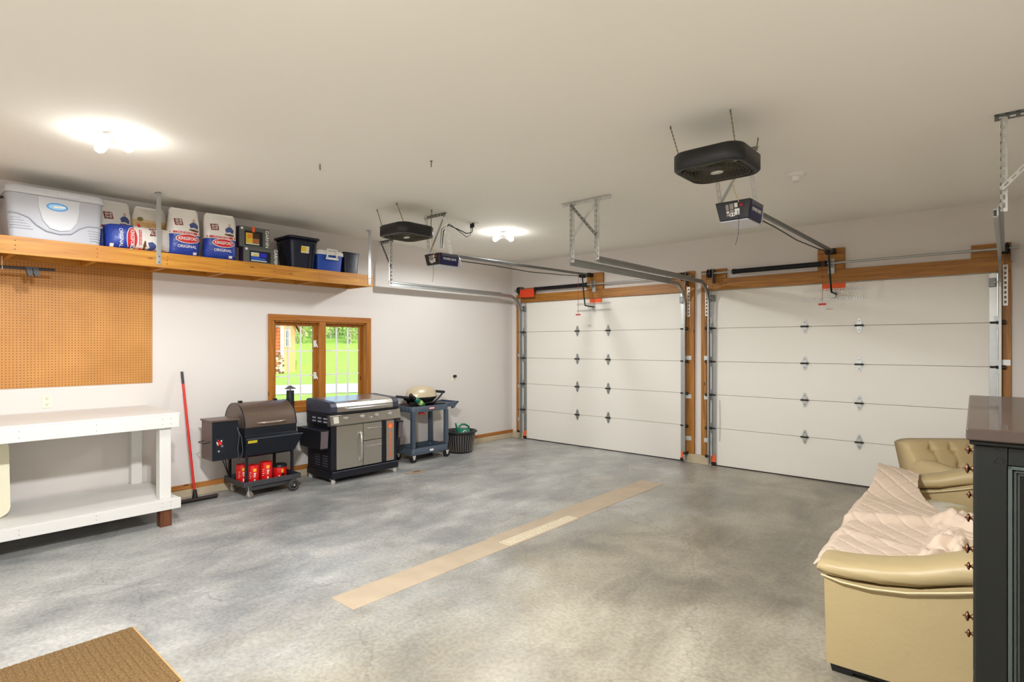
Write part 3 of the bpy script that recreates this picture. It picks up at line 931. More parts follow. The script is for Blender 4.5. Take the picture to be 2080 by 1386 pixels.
# ================================================================ openers
NAVY = mat('navy_label', (22, 28, 84), 0.4)
SHELL = mat('opener_shell', (34, 33, 40), 0.45)
LENS = mat('opener_lens', (196, 196, 206), 0.35)
def opener(label, xc, y0, zb, zt_, rail_end, w=0.27, ln=0.30, big_lens=True):
    t = thing('door_opener', label, 'door opener', (xc, y0+ln/2, zb), 0, 'ceiling-hung garage door openers')
    x0, x1 = xc-w/2, xc+w/2; y1 = y0+ln
    mb = MB(); mb.hexa([(x0+0.03,y0+0.015,zb+0.012),(x1-0.02,y0+0.015,zb+0.012),(x1-0.02,y1,zb+0.012),(x0+0.03,y1,zb+0.012)], [(x0,y0,zt_),(x1,y0,zt_),(x1,y1,zt_),(x0,y1,zt_)])
    part(t, 'motor_housing', mb, SHELL, 0.008)
    mb = MB(); mb.box(x0+0.035, x1-0.025, y0+0.02, y1+0.03, zb, zb+0.011); part(t, 'light_lens', mb, LENS, 0.004)
    mb = MB(); mb.hexa([(x0+0.03,y1+0.001,zb+0.005),(x1-0.02,y1+0.001,zb+0.005),(x1-0.03,y1+0.075,zb+0.005),(x0+0.04,y1+0.075,zb+0.005)], [(x0,y1+0.001,zt_-0.01),(x1,y1+0.001,zt_-0.01),(x1-0.01,y1+0.03,zt_-0.03),(x0+0.01,y1+0.03,zt_-0.03)])
    part(t, 'end_lens', mb, LENS, 0.012)
    def rear(u, v): # u across 0..1, v up 0..1 on the rear face
        return Vector((x0+0.03*(1-v)+u*((x1-0.02*(1-v))-(x0+0.03*(1-v))), y0+0.015*(1-v), zb+0.012+v*(zt_-zb-0.012)))
    # printed panel on the rear
    def decal(nm, u0, u1, v0, v1, m, lift=0.0015, par=t):
        b = MB(); c = [rear(u0,v0), rear(u1,v0), rear(u1,v1), rear(u0,v1)]
        b.hexa([q+Vector((0,-lift,0)) for q in (c[0],c[1])]+[c[1], c[0]], [q+Vector((0,-lift,0)) for q in (c[3],c[2])]+[c[2], c[3]])
        return part(par, nm, b, m)
    P1 = mat('printed_grey', (150, 142, 134), 0.6, var=0.35, scale=90); P2 = mat('printed_white', (226, 226, 222), 0.6, var=0.2, scale=90); P3 = mat('panel_black', (34, 30, 30), 0.5)
    pn = decal('label_panel', 0.26, 0.84, 0.18, 0.86, P3)
    for (a, b_, c, d_, m) in ((0.29,0.38,0.5,0.82,P1),(0.29,0.38,0.36,0.46,P2),(0.29,0.38,0.2,0.34,P1),(0.41,0.52,0.56,0.84,P1),(0.41,0.52,0.36,0.53,P1),(0.55,0.64,0.62,0.85,P2),(0.55,0.70,0.22,0.55,P2)):
        decal('printed_text', a, b_, c, d_, m, 0.003, pn)
    for u in (0.44, 0.51):
        b = MB(); q = rear(u, 0.26); b.torus(q+Vector((0,-0.004,0)), 0.011, 0.004, 'Y', 16, 6); part(pn, 'dial_ring', b, P2)
    b = MB(); b.sphere(rear(0.76, 0.72)+Vector((0,-0.004,0)), 0.011, 10, 6); part(t, 'button', b, RED)
    # side plate with lettering, faces +x
    xs = x1-0.006
    def side(y, v): return Vector((x1-0.02*(1-v), y, zb+0.012+v*(zt_-zb-0.012)))
    b = MB(); c = [side(y0+0.03,0.04), side(y1-0.01,0.04), side(y1-0.01,0.97), side(y0+0.03,0.97)]
    b.hexa([c[0],c[0]+Vector((0.002,0,0)),c[1]+Vector((0.002,0,0)),c[1]], [c[3],c[3]+Vector((0.002,0,0)),c[2]+Vector((0.002,0,0)),c[2]])
    sp = part(t, 'side_plate', b, NAVY)
    b = MB(); c = [side(y0+0.035,0.76), side(y1-0.015,0.76), side(y1-0.015,0.95), side(y0+0.035,0.95)]
    b.hexa([c[0],c[0]+Vector((0.003,0,0)),c[1]+Vector((0.003,0,0)),c[1]], [c[3],c[3]+Vector((0.003,0,0)),c[2]+Vector((0.003,0,0)),c[2]])
    part(sp, 'grey_band', b, mat('band_grey', (92, 92, 100), 0.5))
    tx = put(text_mb('POWER DRIVE', 0.036, 0.0006, 0.012, 0.86), (0,0,0), (0,1,0), (0.12,0,1))
    ctr = side((y0+y1)/2+0.01, 0.52)+Vector((0.0035,0,0)); tx.v = [q+ctr for q in tx.v]
    part(sp, 'lettering', tx, WHITEP)
    # ceiling brackets
    for (a, b_) in (((x0+0.02, y0+0.06, zt_), (x0-0.03, y0+0.05, H)), ((x1-0.03, y0+0.2, zt_), (x1-0.05, y0+0.1, H))):
        mb = MB(); mb.perf(a, b_, (0.7,0.7,0), 0.034); part(t, 'hanger_strap', mb, GALVL)
    mb = MB(); mb.perf((x0+0.03, y0+0.06, zt_+0.02), (x1-0.06, y0+0.12, H-0.02), (0,0,1), 0.022); part(t, 'brace_strap', mb, GALV)
    mb = MB(); mb.angle((x0-0.06, y0+0.06, H-0.001), (x1+0.02, y0+0.06, H-0.001), (0,1,0), (0,0,-1), w=0.03); part(t, 'ceiling_bar', mb, GALVD)
    # rail
    e = Vector(rail_end); s = Vector((xc, y1-0.02, zt_+0.012))
    mb = MB(); mb.bar(s, e, 0.03, 0.034); rail = part(t, 'rail', mb, GALVD if w else GALV, 0.003)
    mb = MB(); mid = (s+e)/2+Vector((0,0,-0.075)); mb.tube([s+Vector((0,0,-0.05)), s*0.5+mid*0.5+Vector((0,0,-0.015)), mid, mid*0.5+e*0.5+Vector((0,0,-0.02)), e+Vector((0,0,-0.03))], 0.006, 6); part(t, 'drive_chain', mb, BLACKM)
    # header end, trolley and arm to the door
    mb = MB(); mb.box(e.x-0.03, e.x+0.03, e.y-0.02, -0.0425, e.z-0.03, e.z+0.03); part(t, 'header_bracket', mb, BLACKM, 0.003)
    tr = e+(s-e)*0.06
    mb = MB(); mb.box(tr.x-0.03, tr.x+0.03, tr.y-0.06, tr.y+0.06, tr.z-0.06, tr.z-0.015); part(t, 'trolley', mb, BLACKM, 0.004)
    mb = MB(); mb.tube([(tr.x, tr.y, tr.z-0.04), (tr.x+0.012, tr.y+0.03, 2.45), (tr.x+0.02, tr.y+0.05, 2.31), (tr.x+0.03, -0.07, 2.30), (tr.x+0.03, -0.031, 2.30)], 0.011, 8); part(t, 'door_arm', mb, BLACKM)
    mb = MB(); mb.cyl((tr.x-0.06, tr.y-0.03, tr.z-0.05), (tr.x-0.06, tr.y-0.03, 2.17), 0.0025, n=5); rp = part(t, 'release_cord', mb, mat('cord_red', (170, 60, 50), 0.7))
    mb = MB(); mb.cyl((tr.x-0.10, tr.y-0.03, 2.165), (tr.x-0.02, tr.y-0.03, 2.165), 0.011, n=10); part(rp, 'pull_handle', mb, RED)
    # loose antenna wire and tape
    mb = MB(); mb.tube([(xc+0.04, y0-0.005, zb+0.07), (xc+0.06, y0-0.03, zb-0.02), (xc+0.05, y0-0.02, zb-0.12), (xc+0.03, y0-0.02, zb-0.19)], 0.002, 5); part(t, 'antenna_wire', mb, BLACKP)
    mb = MB(); mb.tube([(xc+0.05, y0-0.004, zt_-0.02), (xc+0.02, y0-0.01, zt_+0.06), (xc-0.02, y0+0.02, zt_+0.2)], 0.0035, 5); part(t, 'twine', mb, mat('cream_twine', (214, 196, 150), 0.9))
    return t
o1 = opener('garage door opener nearer the window wall, white lens toward the left door', 1.90, -3.55, 2.585, 2.725, (1.755, -0.14, 2.815))
o2 = opener('garage door opener under the right fan, red button on its back', 5.245, -3.42, 2.63, 2.785, (5.235, -0.12, 2.815))
# cord of the far opener to a ceiling socket
t = thing('power_cord', 'black power cord looping from the opener to a ceiling socket', 'cord', (1.95, -2.9, H-0.03))
mb = MB(); mb.tube([(1.93, -3.42, 2.80), (1.93, -3.4, 3.0), (1.93, -3.32, 3.08), (1.95, -3.2, 3.05), (1.95, -3.05, 3.02), (1.94, -2.95, 3.05), (1.93, -2.92, 3.13)], 0.006, 7); part(t, 'cable', mb, BLACKP)
mb = MB(); mb.tube([(1.92, -3.44, 2.80), (1.92, -3.42, 3.02), (1.92, -3.3, 3.10), (1.92, -3.15, 3.04), (1.90, -3.0, 2.99), (1.89, -2.93, 3.03), (1.88, -2.90, 3.13)], 0.004, 7); part(t, 'cable', mb, BLACKP)
for x, y in ((1.93, -2.92), (1.88, -2.90)):
    mb = MB(); mb.cyl((x, y, 3.12), (x, y, 3.168), 0.018, 0.016, n=10); part(t, 'plug', mb, BLACKP)
mb = MB(); mb.box(1.85, 1.96, -2.96, -2.86, 3.168, 3.1795); single('ceiling_socket', mb, WHITEP, 'white power socket on the ceiling with two black plugs', 'socket', (1.905, -2.91, 3.17))

# ================================================================ ceiling fans
def box_fan(label, cx, cy, zt_, w=0.47, th=0.115, ceil=()):
    zb = zt_-th; r = w/2
    t = thing('box_fan', label, 'fan', (cx, cy, zb), 0, 'box fans hung flat under the ceiling')
    def ring(s, z, rr): return [(cx+x, cy+y, z) for x, y in rrect(-s, s, -s, s, rr, 6)]
    mb = MB(); mb.loft([ring(r-0.012, zb, 0.10), ring(r, zb+0.012, 0.11), ring(r, zt_-0.012, 0.11), ring(r-0.012, zt_, 0.10), ring(r-0.03, zt_, 0.09), ring(r-0.03, zb, 0.09), ring(r-0.012, zb, 0.10)], caps=False)
    part(t, 'housing', mb, BLACKP)
    for z, nm in ((zb+0.003, 'front_grille'), (zt_-0.003, 'back_grille')):
        mb = MB()
        for i in range(8):
            mb.torus((cx, cy, z), 0.045+0.0235*i, 0.0009, 'Z', 40, 4)
        for k in range(32):
            a = 2*PI*k/32
            mb.tube([(cx+math.cos(a+0.9*q)*(0.04+q*0.175), cy+math.sin(a+0.9*q)*(0.04+q*0.175), z-0.001) for q in (0, 0.25, 0.5, 0.75, 1.0)], 0.0010, 4)
        # corner bars to the rim
        for i in range(5):
            d = 0.008+i*0.016
            mb.tube([(cx+x*(r-0.028-d*0.2), cy+y*(r-0.028-d*0.2), z) for x, y in [(q[0]/ (r-0.03), q[1]/(r-0.03)) for q in rrect(-(r-0.03)+d, r-0.03-d, -(r-0.03)+d, r-0.03-d, 0.085, 5)]], 0.0014, 4, True) if i < 2 else None
        part(t, nm, mb, mat('grille_wire', (104, 100, 80), 0.35, 0.3))
    mb = MB(); mb.lathe([(0.042, zb+0.004), (0.042, zb-0.004), (0.036, zb-0.007), (0.0, zb-0.008)], (cx, cy, 0), sy=0.6); part(t, 'badge', mb, mat('silver_badge', (206, 206, 200), 0.3, 0.4))
    mb = MB(); mb.cyl((cx, cy, zb+0.03), (cx, cy, zt_-0.02), 0.05, n=18); part(t, 'hub', mb, BLACKP)
    for k in range(5):
        a = 2*PI*k/5; mb = MB()
        def fn(u, v, a=a):
            rr = 0.045+0.155*u; an = a+(v-0.5)*0.95
            return Vector((cx+rr*math.cos(an), cy+rr*math.sin(an), zb+0.06+(v-0.5)*0.05))
        mb.grid(6, 6, fn); o = part(t, 'blade', mb, mat('fan_blade', (58, 60, 60), 0.5))
        sd = o.modifiers.new('solid', 'SOLIDIFY'); sd.thickness = 0.003
    for (qx, qy, px_, py_) in ceil:
        mb = MB(); p0 = Vector((cx+qx*(r-0.05), cy+qy*(r-0.05), zt_-0.005)); p1 = Vector((px_, py_, H-0.012))
        n = max(6, int((p1-p0).length/0.016)); d = (p1-p0)/n
        for i in range(n):
            a0 = p0+d*i; a1 = p0+d*(i+1.15)
            if i % 2: mb.bar(a0, a1, 0.009, 0.003, (1,0,0))
            else: mb.bar(a0, a1, 0.003, 0.009, (1,0,0))
        part(t, 'chain', mb, mat('chain_steel', (150, 142, 120), 0.4, 0.7))
        mb = MB(); mb.torus((px_, py_, H-0.014), 0.009, 0.0022, 'X', 12, 5); mb.cyl((px_, py_, H-0.006), (px_, py_, H), 0.004, n=6); part(t, 'screw_hook', mb, GALVD)
    return t
box_fan('black box fan hung flat above the right opener', 5.365, -4.03, 2.95, ceil=((-1,-1,5.093,-4.154), (1,-1,5.502,-4.158), (1,1,5.469,-3.53)))
box_fan('black box fan hung flat near the end of the shelf', 1.93, -3.93, 2.965, ceil=((-1,-1,1.607,-4.084), (1,-1,1.997,-4.113), (1,1,2.05,-3.68)))

# loose ceiling hooks
mb = MB(); mb.torus((2.555, -5.315, H-0.034), 0.017, 0.003, 'X', 20, 6); mb.cyl((2.555, -5.315, H-0.018), (2.555, -5.315, H), 0.004, n=6)
mb.tri(Matrix.Translation((2.555, -5.315, 0)) @ Matrix.Rotation(math.radians(45), 4, 'Z') @ Matrix.Translation((-2.555, 5.315, 0)))
single('ceiling_hook', mb, GALVD, 'open round steel hook screwed into the bare ceiling', 'hook', (2.555, -5.315, H-0.05), group='bare ceiling hooks')
mb = MB(); mb.tube([(3.303, -4.756, H), (3.303, -4.756, H-0.03), (3.296, -4.75, H-0.045), (3.29, -4.745, H-0.035)], 0.0045, 6); mb.cyl((3.303,-4.756,H-0.006),(3.303,-4.756,H),0.011,n=10)
single('ceiling_hook', mb, GALVD, 'small edge-on screw hook in the ceiling above the floor drain', 'hook', (3.303, -4.756, H-0.045), group='bare ceiling hooks')

# drain grate
t = thing('drain_grate', 'tan slotted drain grate set in the floor', 'grate', ((DX0+DX1)/2, (DY0+DY1)/2, -0.01))
GR = mat('grate_tan', (228, 216, 190), 0.6)
mb = MB(); frame_box(mb, DX0+0.001, DX1-0.001, DY0+0.001, DY1-0.001, DX0+0.012, DX1-0.012, DY0+0.012, DY1-0.012, -0.02, 0.004); part(t, 'rim', mb, GR)
mb = MB()
for i in range(1, 5):
    x = DX0+0.012+(DX1-DX0-0.024)*i/5; mb.box(x-0.003, x+0.003, DY0+0.012, DY1-0.012, -0.015, 0.003)
part(t, 'long_bars', mb, GR)
mb = MB()
for i in range(1, 30):
    y = DY0+0.012+(DY1-DY0-0.024)*i/30; mb.box(DX0+0.012, DX1-0.012, y-0.0055, y+0.0055, -0.014, 0.0035)
part(t, 'cross_bars', mb, GR)
# ================================================================ hanging shelf
SZ = 2.595; SX = 0.575; SY0, SY1 = -7.9, -3.42
sh = thing('storage_shelf', 'long pine storage shelf hung from the ceiling along the window wall', 'shelf', (0.28, -5.6, 2.44))
mb = MB(); mb.box(SX-0.038, SX, SY0, SY1, 2.445, SZ); part(sh, 'front_board', mb, PINE_Y, 0.003)
mb = MB(); mb.box(0.0005, 0.038, SY0, SY1, 2.455, SZ-0.016); part(sh, 'wall_board', mb, PINE_Y, 0.003)
mb = MB(); mb.box(0.0005, SX-0.039, SY0, SY1, SZ-0.015, SZ-0.001); part(sh, 'deck', mb, wood('deck_ply', (176, 116, 54), (206, 146, 78), 'Y', 0.7))
for y in (-7.55, -6.97, -6.40, -5.83, -5.26, -4.74, -4.19, -3.44):
    mb = MB(); mb.box(0.0385, SX-0.0385, y-0.019, y+0.019, 2.45, SZ-0.0155); part(sh, 'joist', mb, PINE_X, 0.003)
for y in (-5.905, -3.475):
    mb = MB(); mb.box(SX+0.0005, SX+0.005, y-0.02, y+0.02, 2.47, H-0.001); mb.box(SX-0.06, SX+0.005, y-0.02, y+0.02, H-0.006, H-0.001)
    s_ = part(sh, 'hanger_strap', mb, GALV, 0.001)
    mb = MB()
    for z in (2.495, 2.55): mb.cyl((SX+0.004, y+0.003, z), (SX+0.011, y+0.003, z), 0.008, n=6)
    part(s_, 'bolt', mb, GALVD)
mb = MB()
rd = random.Random(11)
for y in (-6.97, -6.40, -5.83, -5.26, -4.74, -4.19, -3.45):
    for z in (2.485, 2.52, 2.56): mb.cyl((SX-0.001, y+0.01*(rd.random()-0.5), z), (SX+0.0012, y+0.01*(rd.random()-0.5), z), 0.0045, n=6)
part(sh, 'nail_heads', mb, mat('nail', (90, 60, 30), 0.6), kind='stuff')

# ---- big grey-white chest cooler
CW = mat('cooler_white', (200, 202, 208), 0.45, var=0.03, scale=3); CG = mat('cooler_shell', (180, 182, 190), 0.45, var=0.05, scale=2)
t = thing('chest_cooler', 'large grey-white chest cooler with a blue oval badge on the shelf', 'cooler', (0.33, -6.68, SZ))
c0, c1 = -7.03, -6.345
mb = MB()
def ring(x0, x1, y0, y1, z, r): return [(x, y, z) for x, y in rrect(x0, x1, y0, y1, r, 4)]
mb.loft([ring(0.10, 0.545, c0+0.025, c1-0.025, SZ, 0.04), ring(0.09, 0.553, c0+0.01, c1-0.012, SZ+0.2, 0.05), ring(0.085, 0.558, c0+0.004, c1-0.006, SZ+0.375, 0.05)])
part(t, 'body', mb, CG)
mb = MB()
mb.loft([ring(0.075, 0.566, c0-0.004, c1+0.004, SZ+0.377, 0.05), ring(0.07, 0.57, c0-0.006, c1+0.006, SZ+0.395, 0.05), ring(0.075, 0.566, c0-0.004, c1+0.004, SZ+0.43, 0.05), ring(0.10, 0.54, c0+0.02, c1-0.02, SZ+0.448, 0.05)])
lid = part(t, 'lid', mb, CW)
ym = (c0+c1)/2+0.02
mb = MB(); mb.box(0.566, 0.574, ym-0.02, ym+0.14, SZ+0.385, SZ+0.425); part(lid, 'lid_grip', mb, CW, 0.004)
mb = MB()
pan = [(ym-0.15, SZ+0.368), (ym-0.148, SZ+0.28), (ym-0.12, SZ+0.17), (ym-0.07, SZ+0.105), (ym, SZ+0.088), (ym+0.07, SZ+0.105), (ym+0.115, SZ+0.17), (ym+0.135, SZ+0.28), (ym+0.137, SZ+0.368)]
mb.prism(pan, 'yz', 0.545, 0.563); part(t, 'front_shield', mb, CW, 0.006)
CR = mat('cooler_groove', (150, 152, 164), 0.5)
mb = MB()
wave = [(c0+0.015, 0.205), (c0+0.08, 0.20), (c0+0.15, 0.175), (c0+0.20, 0.12), (ym-0.09, 0.075), (ym, 0.062), (ym+0.08, 0.075), (ym+0.14, 0.13), (ym+0.2, 0.16), (c1-0.02, 0.163)]
mb.tube([(0.553, y, SZ+z) for y, z in wave], 0.006, 6); part(t, 'moulded_wave', mb, CR)
mb = MB()
for i in range(5): mb.box(0.548, 0.554, c0+0.03, c0+0.10+0.02*i, SZ+0.165-0.022*i, SZ+0.169-0.022*i)
for i in range(5): mb.box(0.546, 0.554, c1-0.12+0.004*i, c1-0.03, SZ+0.12-0.022*i, SZ+0.124-0.022*i)
part(t, 'moulded_ribs', mb, CR)
BLU = mat('badge_blue', (40, 140, 220), 0.4)
mb = MB(); mb.prism([(ym-0.02+a, SZ+0.295+b) for a, b in ellipse(0.075, 0.034)], 'yz', 0.563, 0.566); bd = part(t, 'badge', mb, BLU)
mb = MB(); mb.prism([(ym-0.02+a, SZ+0.295+b) for a, b in ellipse(0.062, 0.024)], 'yz', 0.566, 0.5665); part(bd, 'badge_face', mb, mat('badge_pale', (150, 205, 240), 0.4))
mb = MB(); mb.prism([(ym-0.045, SZ+0.285), (ym+0.04, SZ+0.292), (ym+0.035, SZ+0.307), (ym-0.045, SZ+0.302)], 'yz', 0.5665, 0.567); part(bd, 'badge_wordmark', mb, WHITEP)
mb = MB(); mb.tube([(0.2, c0, SZ+0.34), (0.2, c0-0.03, SZ+0.33), (0.33, c0-0.045, SZ+0.27), (0.45, c0-0.03, SZ+0.33), (0.45, c0, SZ+0.34)], 0.012, 8); part(t, 'side_handle', mb, BLACKP)

# ---- charcoal bags
def bag_mat(name, kind):
    if kind == 'grill':
        return bands(name, [(0.0, (40, 66, 160)), (0.22, (232, 224, 214)), (0.245, (236, 232, 226))], 'Z', 0.35, 0.015)
    return bands(name, [(0.0, (232, 226, 214)), (0.24, (56, 60, 140)), (0.265, (230, 200, 150)), (0.36, (232, 226, 216))], 'Z', 0.35, 0.01)
BAGM = bag_mat('charcoal_bag_print', 'grill'); BAG2 = bag_mat('brown_bag_print', 'other')
SIDEM = mat('bag_side_maroon', (110, 56, 44), 0.5)
BR = mat('bag_red', (206, 40, 46), 0.4); BW = mat('bag_white', (240, 238, 234), 0.4); BB = mat('bag_blue_print', (70, 84, 140), 0.5); BN = mat('bag_brown', (104, 66, 40), 0.5); BK = mat('bag_maroon_print', (130, 40, 36), 0.5)
def bag(label, loc, Wd=0.29, D=0.17, Hh=0.47, lean=0.0, rot=None, other=False, seed=1, logos=True):
    t = thing('charcoal_bag', label, 'charcoal bag', (0,0,0), 0, 'charcoal bags on the shelf')
    rd = random.Random(seed); ph = rd.random()*6
    def wid(b): return Wd/2*(1.0-0.10*max(0, b-0.75)/0.25-0.10*max(0, 0.08-b)/0.08+0.03*math.sin(b*9+ph))
    def dep(b): return D/2*(0.35+0.65*(1-abs(2*b-0.9)**3.0)) if 0.0 < b < 1 else D/2*0.4
    NE = 3.0
    def surf(y, z, lift=0.0):
        b = min(1, max(0, z/Hh)); a = min(0.98, max(-0.98, y/wid(b)))
        x = dep(b)*(1-abs(a)**NE)**(1/NE)+lift
        return Vector((x+lean*b*0.1+0.006*math.sin(17*y+9*b+ph), y+lean*b*0.03, z))
    n = 40; rings = []
    for j in range(25):
        b = j/24; r = []
        for i in range(n):
            a = 2*PI*i/n; ca, sa = math.cos(a), math.sin(a)
            ex = dep(b)*abs(ca)**(2/NE)*(1 if ca >= 0 else -1); ey = wid(b)*abs(sa)**(2/NE)*(1 if sa >= 0 else -1)
            wob = 0.006*math.sin(17*ey+9*b+ph)
            if b >= 0.999: ex *= 0.55
            r.append(Vector((ex+lean*b*0.1+wob, ey+lean*b*0.03, b*Hh)))
        rings.append(r)
    mb = MB(); mb.loft(rings); part(t, 'sack', mb, BAG2 if other else BAGM)
    mb = MB(); mb.box(lean*0.1-0.008, lean*0.1+0.010, -wid(1)*0.9, wid(1)*0.9, Hh-0.01, Hh+0.018); part(t, 'top_seam', mb, BW, 0.004)
    def wrap(nm, m2d, m, lift):
        m2d.v = [surf(q.x, q.y, lift+q.z) for q in m2d.v]; return part(t, nm, m2d, m)
    def flat(poly, nsub=1):
        b = MB(); n = len(poly); c = (sum(p[0] for p in poly)/n, sum(p[1] for p in poly)/n)
        vs = [(p[0], p[1], 0) for p in poly]+[((p[0]+c[0])/2, (p[1]+c[1])/2, 0) for p in poly]+[(c[0], c[1], 0)]
        b.add(vs, [(i, (i+1)%n, n+(i+1)%n, n+i) for i in range(n)]+[(n+i, n+(i+1)%n, 2*n) for i in range(n)]); return b
    def rect(x0, x1, y0, y1): 
        b = MB(); b.grid(9, 3, lambda u, v: Vector((x0+(x1-x0)*u, y0+(y1-y0)*v, 0)), False); return b
    sc = Hh/0.47
    if other:
        wrap('printed_picture', rect(-0.13, 0.13, 0.27, 0.33), mat('bag_tan_print', (214, 170, 110), 0.5, var=0.3, scale=30), 0.003)
        wrap('emblem', flat([(-0.10+a, 0.36+b) for a, b in ellipse(0.025, 0.022, 14)]), mat('bag_olive', (130, 120, 50), 0.5), 0.004)
        return t
    wrap('red_band', rect(-0.138, 0.138, 0.222*sc, 0.243*sc), BR, 0.002)
    m2 = text_mb('VALUE SIZE BAGS', 0.022, 0.0003, 0.01, 0.9); m2.v = [q+Vector((0.0, 0.2325*sc, 0)) for q in m2.v]; wrap('lettering', m2, BW, 0.0035)
    oy = 0.172*sc
    wrap('logo_rim', flat([(0.022+a, oy+b) for a, b in ellipse(0.112, 0.047, 30)]), BW, 0.0030)
    wrap('logo_oval', flat([(0.022+a, oy+b) for a, b in ellipse(0.105, 0.041, 30)]), BR, 0.0045)
    m2 = text_mb('KINGSFORD', 0.046, 0.0003, 0.016, 0.70); m2.v = [q+Vector((0.022, oy, 0)) for q in m2.v]; wrap('lettering', m2, BW, 0.006)
    m2 = text_mb('ORIGINAL', 0.040, 0.0003, 0.008, 0.95); m2.v = [q+Vector((0.015, 0.095*sc, 0)) for q in m2.v]; wrap('lettering', m2, BW, 0.003)
    sq = [(-0.095, 0.30*sc), (-0.022, 0.305*sc), (-0.030, 0.372*sc), (-0.105, 0.367*sc)]
    wrap('slogan_square', flat(sq), BK, 0.003)
    for s_, yy in (('thrill', 0.351*sc), ('Grill', 0.323*sc)):
        m2 = text_mb(s_, 0.036, 0.0003, 0.016, 0.86); m2.v = [Vector((q.x-0.063, q.y+yy+0.06*q.x, q.z)) for q in m2.v]; wrap('lettering', m2, BW, 0.005)
    # printed cook: blue shirt, brown grill
    wrap('printed_shirt', flat([(0.045,0.285*sc),(0.035,0.32*sc),(0.06,0.345*sc),(0.08,0.35*sc),(0.10,0.343*sc),(0.122,0.315*sc),(0.115,0.28*sc),(0.08,0.295*sc)]), BB, 0.003)
    wrap('printed_head', flat([(0.08+a, 0.366*sc+b) for a, b in ellipse(0.013, 0.019, 12)]), mat('bag_skin_print', (206, 176, 156), 0.5), 0.003)
    wrap('printed_grill', flat([(0.03,0.262*sc),(0.07,0.252*sc),(0.12,0.25*sc),(0.125,0.268*sc),(0.08,0.276*sc),(0.03,0.272*sc)]), BN, 0.0032)
    m2 = rect(0.075, 0.11, 0.02*sc, 0.045*sc); wrap('printed_tag', m2, BW, 0.003)
    return t
def place(t, loc, rx=0.0, rz=0.0, ry=0.0):
    t.location = loc; t.rotation_euler = (rx, ry, rz); BASE[t.name] = Vector(loc)
b4 = bag('standing charcoal bag, right-most, beside the two grey boxes', None, 0.32, 0.19, 0.475, seed=2); place(b4, (0.44, -5.285, SZ+0.001), 0, math.radians(-9))
b3 = bag('standing charcoal bag, second from the right, by the lying bag', None, 0.29, 0.19, 0.475, seed=5); place(b3, (0.42, -5.635, SZ+0.001), 0, math.radians(-4))
b2 = bag('standing charcoal bag with tan picture band, behind the metal strap', None, 0.31, 0.17, 0.48, other=True, seed=8); place(b2, (0.17, -5.87, SZ+0.001), 0, 0)
b1 = bag('standing charcoal bag squeezed against the big cooler', None, 0.30, 0.17, 0.49, seed=12); place(b1, (0.17, -6.185, SZ+0.001), 0, math.radians(4))
b0 = bag('charcoal bag lying on its side in front of the others', None, 0.235, 0.22, 0.54, seed=15); place(b0, (0.43, -6.315, SZ+0.1175), math.radians(-88), 0)

# ---- two fish-finder boxes
GREYB = mat('box_grey', (92, 94, 92), 0.5); BSIDE = mat('box_purple', (46, 34, 60), 0.5)
def carton(label, y0, y1, z0, z1, x1, yel, text_y):
    x0 = x1-0.12
    t = thing('electronics_carton', label, 'box', ((x0+x1)/2, (y0+y1)/2, z0), 0, 'printed grey cartons on the shelf')
    mb = MB(); mb.box(x0, x1, y0, y1, z0, z1); b = part(t, 'carton', mb, GREYB, 0.002)
    mb = MB(); mb.box(x0+0.002, x1-0.003, y0-0.001, y0+0.001, z0+0.003, z1-0.003); part(t, 'side_print', mb, BSIDE)
    w, h = y1-y0, z1-z0
    mb = MB(); mb.box(x1, x1+0.002, y0+0.17*w, y1-0.22*w, z0+0.10*h, z1-0.19*h); scr = part(t, 'printed_device', mb, mat('print_black', (16, 16, 18), 0.4), 0.001)
    a0, a1, c0_, c1_ = y0+0.21*w, y1-0.34*w, z0+0.20*h, z1-0.30*h
    am, cm = (a0+a1)/2, (c0_+c1_)/2
    cols = [((a0,am,cm,c1_),(230,176,60) if yel else (206,216,200)), ((am,a1,cm,c1_),(70,40,30) if yel else (40,44,190)), ((a0,am,c0_,cm),(222,190,60) if yel else (36,84,190)), ((am,a1,c0_,cm),(150,110,80) if yel else (20,40,120)),
            ((a0+0.06*w,am-0.02*w,cm,c1_-0.02),(240,150,40) if yel else (226,196,70)), ((am,a1-0.05*w,c0_+0.3*(cm-c0_),cm-0.02),(200,90,30) if yel else (60,130,210)), ((a0,a1,c0_-0.012,c0_),(206,216,206))]
    for i, (r_, c_) in enumerate(cols):
        mb = MB(); mb.box(x1+0.002, x1+0.0026+0.0002*i, r_[0], r_[1], r_[2], r_[3]); part(scr, 'printed_screen', mb, mat('print_%d_%d' % (yel, i), c_, 0.4, var=0.3, scale=60))
    tx = put(text_mb('GARMIN', 0.052, 0.0005, 0.014, 1.0), (x1+0.001, y1-0.075*w, (z0+z1)/2-(0.0 if yel else 0.0)), (0,0,-1), (0,1,0)); 
    part(t, 'lettering', tx, WHITEP)
    mb = MB(); mb.prism([(y0+0.085*w+a, z1-0.105*h+b_) for a, b_ in ellipse(0.014, 0.014, 14)], 'yz', x1, x1+0.001); part(t, 'round_mark', mb, WHITEP)
    if yel:
        mb = MB(); mb.box(x1+0.0005, x1+0.003, y0+0.42*w, y0+0.51*w, z1-0.24*h, z1+0.002); part(t, 'orange_tab', mb, ORANGE)
    return t
carton('grey carton with a blue screen picture, lower of the stacked pair', -5.065, -4.675, SZ+0.001, SZ+0.170, 0.52, False, 0)
carton('grey carton with a yellow screen picture, upper of the stacked pair', -5.105, -4.775, SZ+0.171, SZ+0.40, 0.51, True, 0)

